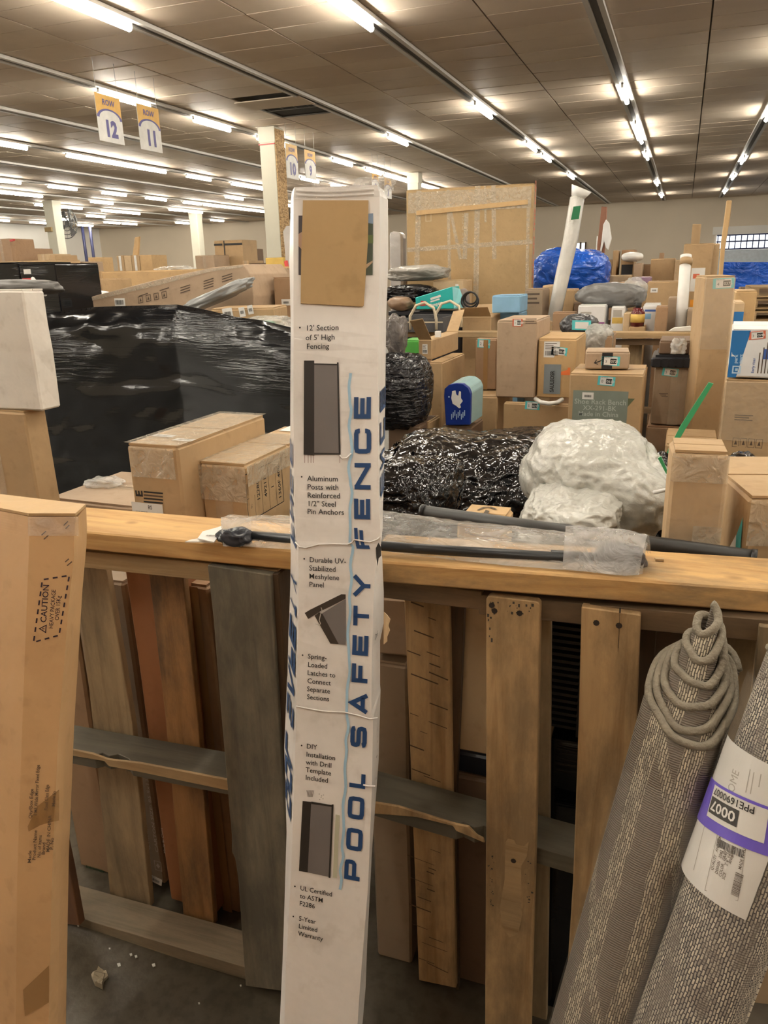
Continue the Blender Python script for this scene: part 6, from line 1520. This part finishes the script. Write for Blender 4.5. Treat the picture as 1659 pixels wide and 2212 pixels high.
FARR = [ # label, tl, trx, Y, zb px or 0, col, extra
 ('small open carton right of the black tote', (999, 684), 1061, 6.05, 0, 'tan', {'open_top': True}),
 ('pale blue square box, upper of two', (1063, 640), 1123, 6.15, (676,), 'lblue', {}), ('pale blue square box, lower of two', (1064, 677), 1122, 6.2, 0, 'lblue', {}),
 ('barrel-shaped brown carton with faded print', (1134, 626), 1173, 6.5, 0, 'grey', {'marks': [('print', 'F', 1152, 650, 26, 30)]}), ('yellow-sided carton beside the barrel-shaped one', (1172, 618), 1190, 6.7, 0, 'pale', {}),
 ('tan carton right of the wrapped roll', (1206, 627), 1241, 6.9, 0, 'tan', {}), ('tan carton below the blue bundle', (1194, 676), 1243, 6.2, 0, 'brown', {}),
 ('brown carton at the lower right of the blue bundle', (1240, 655), 1262, 6.8, 0, 'dark', {}),
 ('white box with a purple panel under the grey plastic parcel', (1249, 661), 1308, 6.2, 0, 'whitepaint', {'pp': 1}), ('white box with a yellow stripe', (1321, 664), 1350, 6.25, 0, 'whitepaint', {'ys': 1}),
 ('white box with a blue panel beside the bottle', (1390, 660), 1426, 6.3, 0, 'whitepaint', {'bs': 1}), ('narrow brown carton leaning by the blue-panelled box', (1417, 664), 1443, 6.1, 0, 'brown', {}),
 ('small pale carton between the yellow stripe box and the bottle', (1347, 677), 1361, 6.15, 0, 'pale', {}), ('low brown tray carton behind the far rail', (1302, 692), 1347, 6.1, 0, 'brown', {}),
 ('wide tan carton with a small white label in the second bin', (1399, 610), 1468, 7.2, 0, 'tan', {'marks': [('white', 'F', 1413, 627, 14, 9)]}), ('tan carton left of the wide labelled one', (1338, 611), 1372, 7.6, 0, 'tan', {}),
 ('upper brown carton in the middle of the far pile', (1406, 560), 1459, 9.2, 0, 'tan', {}), ('long low carton under the far pile', (1298, 597), 1362, 8.6, 0, 'pale', {}),
 ('brown box in the far pile with a shaded inside painted on its front', (1341, 562), 1370, 9.6, 0, 'tan', {'dk': 1}), ('reddish small carton near the purple lid', (1370, 570), 1388, 9.0, 0, 'pink', {}), ('plain carton behind the purple lid', (1386, 572), 1408, 9.4, 0, 'brown', {}),
 ('tilted brown carton topping the far pile', (1343, 541), 1372, 10.0, 0, 'brown', {}), ('narrow upright carton left of the far pile', (1325, 541), 1334, 9.8, 0, 'tan', {}), ('small dark carton at the left foot of the far pile', (1302, 562), 1323, 10.2, 0, 'grey', {}),
 ('big tan carton with a paper notice standing in the second bin', (1478, 528), 1542, 7.6, 0, 'tan', {'nt': 1}), ('pale rounded carton edge beside the notice carton', (1541, 527), 1556, 7.7, 0, 'pale', {}),
 ('brown tall carton under the notice carton', (1444, 645), 1468, 6.5, 0, 'pink', {}), ('little pale carton at the foot of the white roll', (1486, 670), 1506, 6.2, 0, 'grey', {}), ('golden carton right of the little pale one', (1508, 687), 1530, 6.2, 0, 'gold', {}),
 ('tan carton right of the very tall plain carton', (1590, 630), 1636, 5.6, 0, 'gold', {}), ('small carton with a dark blue front behind the blue and white box', (1588, 655), 1609, 5.2, 0, 'pale', {'nb': 1}),
 ('tiny brown box with an X perched on the far pile', (1425, 546), 1434, 9.9, 0, 'brown', {}), ('pale carton between the far pile and the notice carton', (1460, 562), 1477, 8.8, 0, 'pale', {}),
 ('brown carton behind the teal diaper pack', (935, 607), 1001, 6.97, 0, 'pale', {'marks': [('white', 'F', 987, 620, 7, 12)]}), ('long low carton deep in the bin behind the grey parcel', (1262, 640), 1330, 7.4, 0, 'brown', {})]
for lab, tl, trx, Y, zb, cl, ex in FARR:
    o = K(lab, tl, trx, Y, zb if not zb or isinstance(zb, tuple) else zb, .34 if Y < 8 else .5, col=cl, tape='T', open_top=ex.get('open_top', False), marks=ex.get('marks', ()))
    w_, h_ = o['_w'], o['_h']; f = facefunc(w_, o['_d'], h_, 'F'); c = Canvas(); key = None
    if 'pp' in ex: c.rect(plain('purple_panel', (.22, .06, .20), .5), w_*.5, h_-.20, w_, h_-.12, .002); c.rect(M_lite, .02, h_-.06, w_*.5, h_-.045, .002); key = 1
    if 'ys' in ex: c.rect(CB['yellow'], w_*.1, h_-.12, w_*.9, h_-.075, .002); c.rect(M_lite, w_*.15, h_-.07, w_*.8, h_-.02, .002); key = 1
    if 'bs' in ex: c.rect(M_bl, w_*.1, h_-.045, w_*.9, h_-.03, .002); c.rect(CB['lblue'], w_*.15, h_-.10, w_*.5, h_-.06, .002); key = 1
    if 'dk' in ex: c.rect(M_ink, w_*.08, h_-.20, w_*.92, h_-.05, .003); key = 1  # black patch paints the shaded inside of an open box
    if 'nb' in ex: c.rect(CB['blue'], 0, h_-.3, w_, h_-.05, .003); key = 1
    if 'nt' in ex: c.rect(M_paper, w_*.33, h_-.40, w_*.80, h_-.20, .003); c.rect(M_redink, w_*.40, h_-.29, w_*.62, h_-.25, .004); c.rect(plain('bright_orange', (.85, .35, .03), .5), w_*.38, h_-.60, w_*.55, h_-.47, .003); key = 1
    if key: c.build('print', f, o)
blob('grey_parcel', 'grey blanket in a cloudy plastic bag on the purple-panelled white box', 'parcel', 1318, 638, 66, 24, 6.5, .16, plain('grey_bagged', (.17, .17, .17), .3, bmp=.5, bs=14), 5, .08, 2, .05, 5)
blob('clear_bag', 'cloudy bag end sticking out right of the grey parcel', 'bag', 1372, 625, 20, 22, 6.55, .06, M_clear2, 7, .2, 2.5, .1, 4)
db_ = blob('dark_bag', 'dark bag in clear film with a teal sticker above the dented carton', 'bag', 1250, 703, 34, 22, 5.4, .14, plain('dark_bagged', (.05, .05, .055), .25, bmp=.5, bs=14), 9, .1, 2, .06, 5)
blob('clear_bag', 'clear bag with a green leaf print behind the small arrow carton', 'bag', 1293, 732, 26, 30, 5.3, .12, clearfilm('greyish_film', (.50, .50, .47), .7, .15, 1.0, 12), 3, .12, 2, .08, 5)
K('carton hidden under the dark bag and the clear bag', (1216, 727), 1322, 5.2, 0, .35, col='brown', tape='')
p = onY(1256, 702, 5.25); o = prism('teal_label', [p+Vector(v) for v in ((-.06, 0, -.03), (.06, -.0, -.035), (.06, 0, .028), (-.06, 0, .03))], (0, .004, 0), M_teal, None); tag(o, 'teal edged sticker on the dark bag', 'sticker'); o2 = prism('label_print', [p+Vector(v) for v in ((-.04, -.002, -.022), (.045, -.002, -.026), (.045, -.002, .018), (-.04, -.002, .02))], (0, .001, 0), M_paper, o)
# bottle
g = empty('detergent_bottle', onY(1376, 705, 6.15), 'dark bottle with a yellow label between two white boxes', 'bottle'); bz = g.location
tube('bottle_body', [(0, 0, 0), (0, 0, .10), (0, 0, .135)], .05, plain('bottle_red', (.12, .02, .02), .2), g, 14, rf=lambda t: .05 if t < .8 else .03); tube('cap', [(0, 0, .135), (0, 0, .17)], .022, M_ink, g, 10); tube('label_band', [(0, 0, .03), (0, 0, .09)], .0515, CB['yellow'], g, 14)
K('low carton the dark bottle stands on', (1358, 707), 1394, 6.1, 0, .3, col='tan', tape='')
# purple lid
o = K('pale purple plastic lid on the far pile', (1364, 601), 1406, 8.3, (612,), .4, body=plain('mauve_plastic', (.34, .22, .33), .4), tape='', cat='lid', name='purple_lid'); s_ = K('carton holding up the purple lid', (1368, 613), 1404, 8.32, 0, .36, col='tan'); o.location.z = top(s_)+.007
blob('white_dome', 'white rounded lamp shade in the far pile', 'shade', 1366, 555, 20, 9, 9.5, .15, M_white, 2, .03, 2, .01, 4)
# white roll right
g = empty('white_roll', onY(1472, 692, 6.3), 'long white wrapped roll with a brown band standing left of the notice carton', 'roll'); A = g.location
tube('roll_body', [(0, 0, -.1), onY(1482, 552, 6.5)-A], .042, M_paper, g, 14); tube('brown_band', [onY(1481, 572, 6.46)-A+Vector((0, -.004, 0)), onY(1483, 560, 6.48)-A+Vector((0, -.004, 0))], .046, CB['tan'], g, 14)
K('box the long white roll stands on', (1462, 697), 1486, 6.2, 0, .3, col='brown', tape='')
o = slab('instruction_leaflet', 'crumpled white leaflet lying on the far rail', 'paper', [(1443, 716), (1455, 708), (1492, 704), (1496, 716)], 5.85, .03, M_paper)
# tote and caddy group
g = empty('black_tote', (0, 0, 0), 'wide black plastic tote bin behind the grey felt caddy', 'tote'); a = onY(838, 672, 6.4); b2 = onY(1003, 668, 6.4); g.location = (a.x, 6.4, 0)
w_ = b2.x-a.x; box('tote_body', (.03, .03, 0), (w_-.03, .5, a.z-.04), M_tote, g, .01); box('tote_rim', (0, 0, a.z-.04), (w_, .53, a.z), M_tote, g, .008); box('tote_lip', (.01, -.015, a.z-.085), (w_-.01, .0, a.z-.05), M_tote, g, .004)
g = empty('felt_caddy', (0, 0, 0), 'grey felt caddy with cream rope handles resting on the far rail', 'caddy'); a = onY(866, 700, 5.72); b2 = onY(955, 716, 5.72); 
g.location = (a.x, 5.74, 1.081); w_ = b2.x-a.x; M_felt = plain('grey_felt', (.085, .085, .09), .9, bmp=.3, bs=120); M_cream = plain('cream_webbing', (.60, .52, .38), .8)
hz_ = .10
for aa, bb_ in (((0, 0, 0), (w_, .012, hz_)), ((0, .25, 0), (w_, .262, hz_+.02)), ((0, .012, 0), (.012, .25, hz_)), ((w_-.012, .012, 0), (w_, .25, hz_+.01)), ((.012, .012, 0), (w_-.012, .25, .01))): box('felt_wall', aa, bb_, M_felt, g, .002)
box('cream_trim', (0, -.003, hz_-.03), (w_, 0, hz_-.02), M_cream, g)
for yy, x0 in ((-.004, .07), (.244, .20)):
    pts_ = [(x0, yy, .02), (x0, yy, .12), (x0+.05, yy, .20), (x0+.12, yy, .22), (x0+.19, yy, .18), (x0+.21, yy, .10), (x0+.21, yy, .02)]; tube('handle', pts_, .011, M_cream, g, 8)
# diapers pack
pk = slab('diaper_pack', 'teal diaper pack tilted on the black tote', 'pack', [(897, 643), (977, 619), (980, 667), (899, 668)], 6.35, .22, plain('teal_pack', (.02, .42, .40), .35))
c = Canvas()
def ploc(x, y): q = onY(x, y, 6.35)-pk.location; return (q.x, q.z)
a = ploc(928, 647); c.text(M_paper, 'Pampers', ploc(930, 664)[0], ploc(930, 664)[1], .028, .003, .03, 14, .8); a = ploc(913, 656); c.poly(M_red, [(a[0]-.02, a[1]-.02), (a[0]+.03, a[1]-.015), (a[0]+.035, a[1]+.02), (a[0]-.015, a[1]+.025)], .003)
a = ploc(930, 652); c.line(M_paper, [a, (a[0]+.08, a[1]+.022)], .012, .003); a = ploc(930, 646); c.line(M_paper, [a, (a[0]+.09, a[1]+.025)], .018, .003); c.build('print', lambda x, y, off: Vector((x, -off, y)), pk)
sd_ = prism('side_panel', [Vector((ploc(977, 619)[0]+.001, .0, ploc(977, 619)[1])), Vector((ploc(980, 667)[0]+.001, 0, ploc(980, 667)[1])), Vector((ploc(993, 667)[0], .10, ploc(993, 667)[1])), Vector((ploc(994, 645)[0], .10, ploc(994, 645)[1])), Vector((ploc(985, 625)[0], .10, ploc(985, 625)[1]))], (0, .02, 0), plain('light_teal_pack', (.25, .62, .66), .35), pk)
blob('black_bag', 'long black plastic bag slumped behind the teal diaper pack', 'bag', 885, 634, 58, 17, 6.9, .2, M_sack, 13, .12, 2, .06, 5)
blob('plastic_parcel', 'cloudy plastic parcels on top of the long black bag', 'parcel', 905, 590, 62, 15, 7.0, .15, plain('cloudy_parcel', (.30, .28, .25), .25, bmp=.6, bs=16), 14, .14, 2.4, .08, 5)
K('carton under the cloudy plastic parcels', (842, 606), 960, 7.05, 0, .22, col='tan', tape='')
blob('brown_bag', 'brown paper bundle under the black bag', 'bundle', 866, 656, 24, 14, 6.45, .1, plain('shiny_brown_paper', (.25, .16, .10), .35, bmp=.5, bs=20), 15, .1, 2, .06, 4)
g = empty('cable_coil', onY(1015, 650, 6.3), 'tangle of black cable between the diaper pack and the small open carton', 'cable')
for i in range(3): tube('cable_loop', [(math.cos(t)*(.07-.01*i), .02*i, math.sin(t)*(.07-.012*i)+.01*i) for t in [2*math.pi*j/24 for j in range(24)]], .008, M_black, g, 6, True)
blob('grey_pouch', 'grey cloth pouch tucked behind the black cable', 'pouch', 1003, 648, 11, 22, 6.5, .05, plain('grey_cloth', (.22, .18, .16), .8), 4, .1, 2, .05, 4)
K('carton under the cable tangle', (1000, 668), 1030, 6.3, 0, .15, col='brown', tape='')
# right far floor: blue sheet wall, pallets
o = slab('blue_sheet', 'long blue plastic sheet barrier under the barred window', 'sheet', [(1556, 566), (1720, 566), (1720, 632), (1556, 618)], 14.0, .2, blackfilm('blue_sheet'), ground=True)
K('low dark trolley base along the blue sheet', (1600, 622), 1700, 12.5, 0, .6, col='dark', tape='')
g = empty('pallet_stack', (onY(1625, 605, 10.5).x, 10.5, 0), 'stack of pale wooden pallets at the far right edge', 'pallets'); M_ps = W_pale
zt_ = onY(1625, 602, 10.5).z; k = 0; z = 0.0
while z < zt_-.1:
    for i in range(3): box('stringer', (i*.5, 0, z+.02), (i*.5+.09, 1.0, z+.10), M_ps, g)
    for i in range(6): box('deck_board', (0, i*.18, z+.10), (1.15, i*.18+.1, z+.118), M_ps, g); box('deck_board', (0, i*.18, z), (1.15, i*.18+.1, z+.018), M_ps, g)
    z += .14

# ---- behind the photographer: unseen carton stacks, added to shade the lower part of the fence
for i, (x, w_, d_, h_, lab) in enumerate(((-4.2, 1.3, .9, 2.3, 'unseen carton added for shade behind the viewer, far left'), (-2.88, 1.2, .8, 2.5, 'unseen carton added for shade behind the viewer, left'), (-1.66, 1.1, .9, 2.35, 'unseen carton added for shade behind the viewer, middle left'), (-.54, 1.2, .9, 2.5, 'unseen carton added for shade behind the viewer, middle right'), (.68, 1.2, .8, 2.4, 'unseen carton added for shade behind the viewer, right'), (1.9, 1.4, .9, 2.45, 'unseen carton added for shade behind the viewer, far right'))):
    o = box('cardboard_box', (0, 0, 0), (w_, d_, h_), CB['brown'], None, .006); o.location = (x, -1.75, 0); tag(o, lab, 'box')
    box('flap', (.005, .005, h_), (w_-.005, d_/2-.004, h_+.005), CB['brown'], o); box('flap', (.005, d_/2+.004, h_), (w_-.005, d_-.005, h_+.005), CB['brown'], o)
for o in bpy.data.objects:                    # marks too small to pick apart singly
    if o.name.split('.')[0] in ('saw_mark', 'scuff'): o['kind'] = 'stuff'
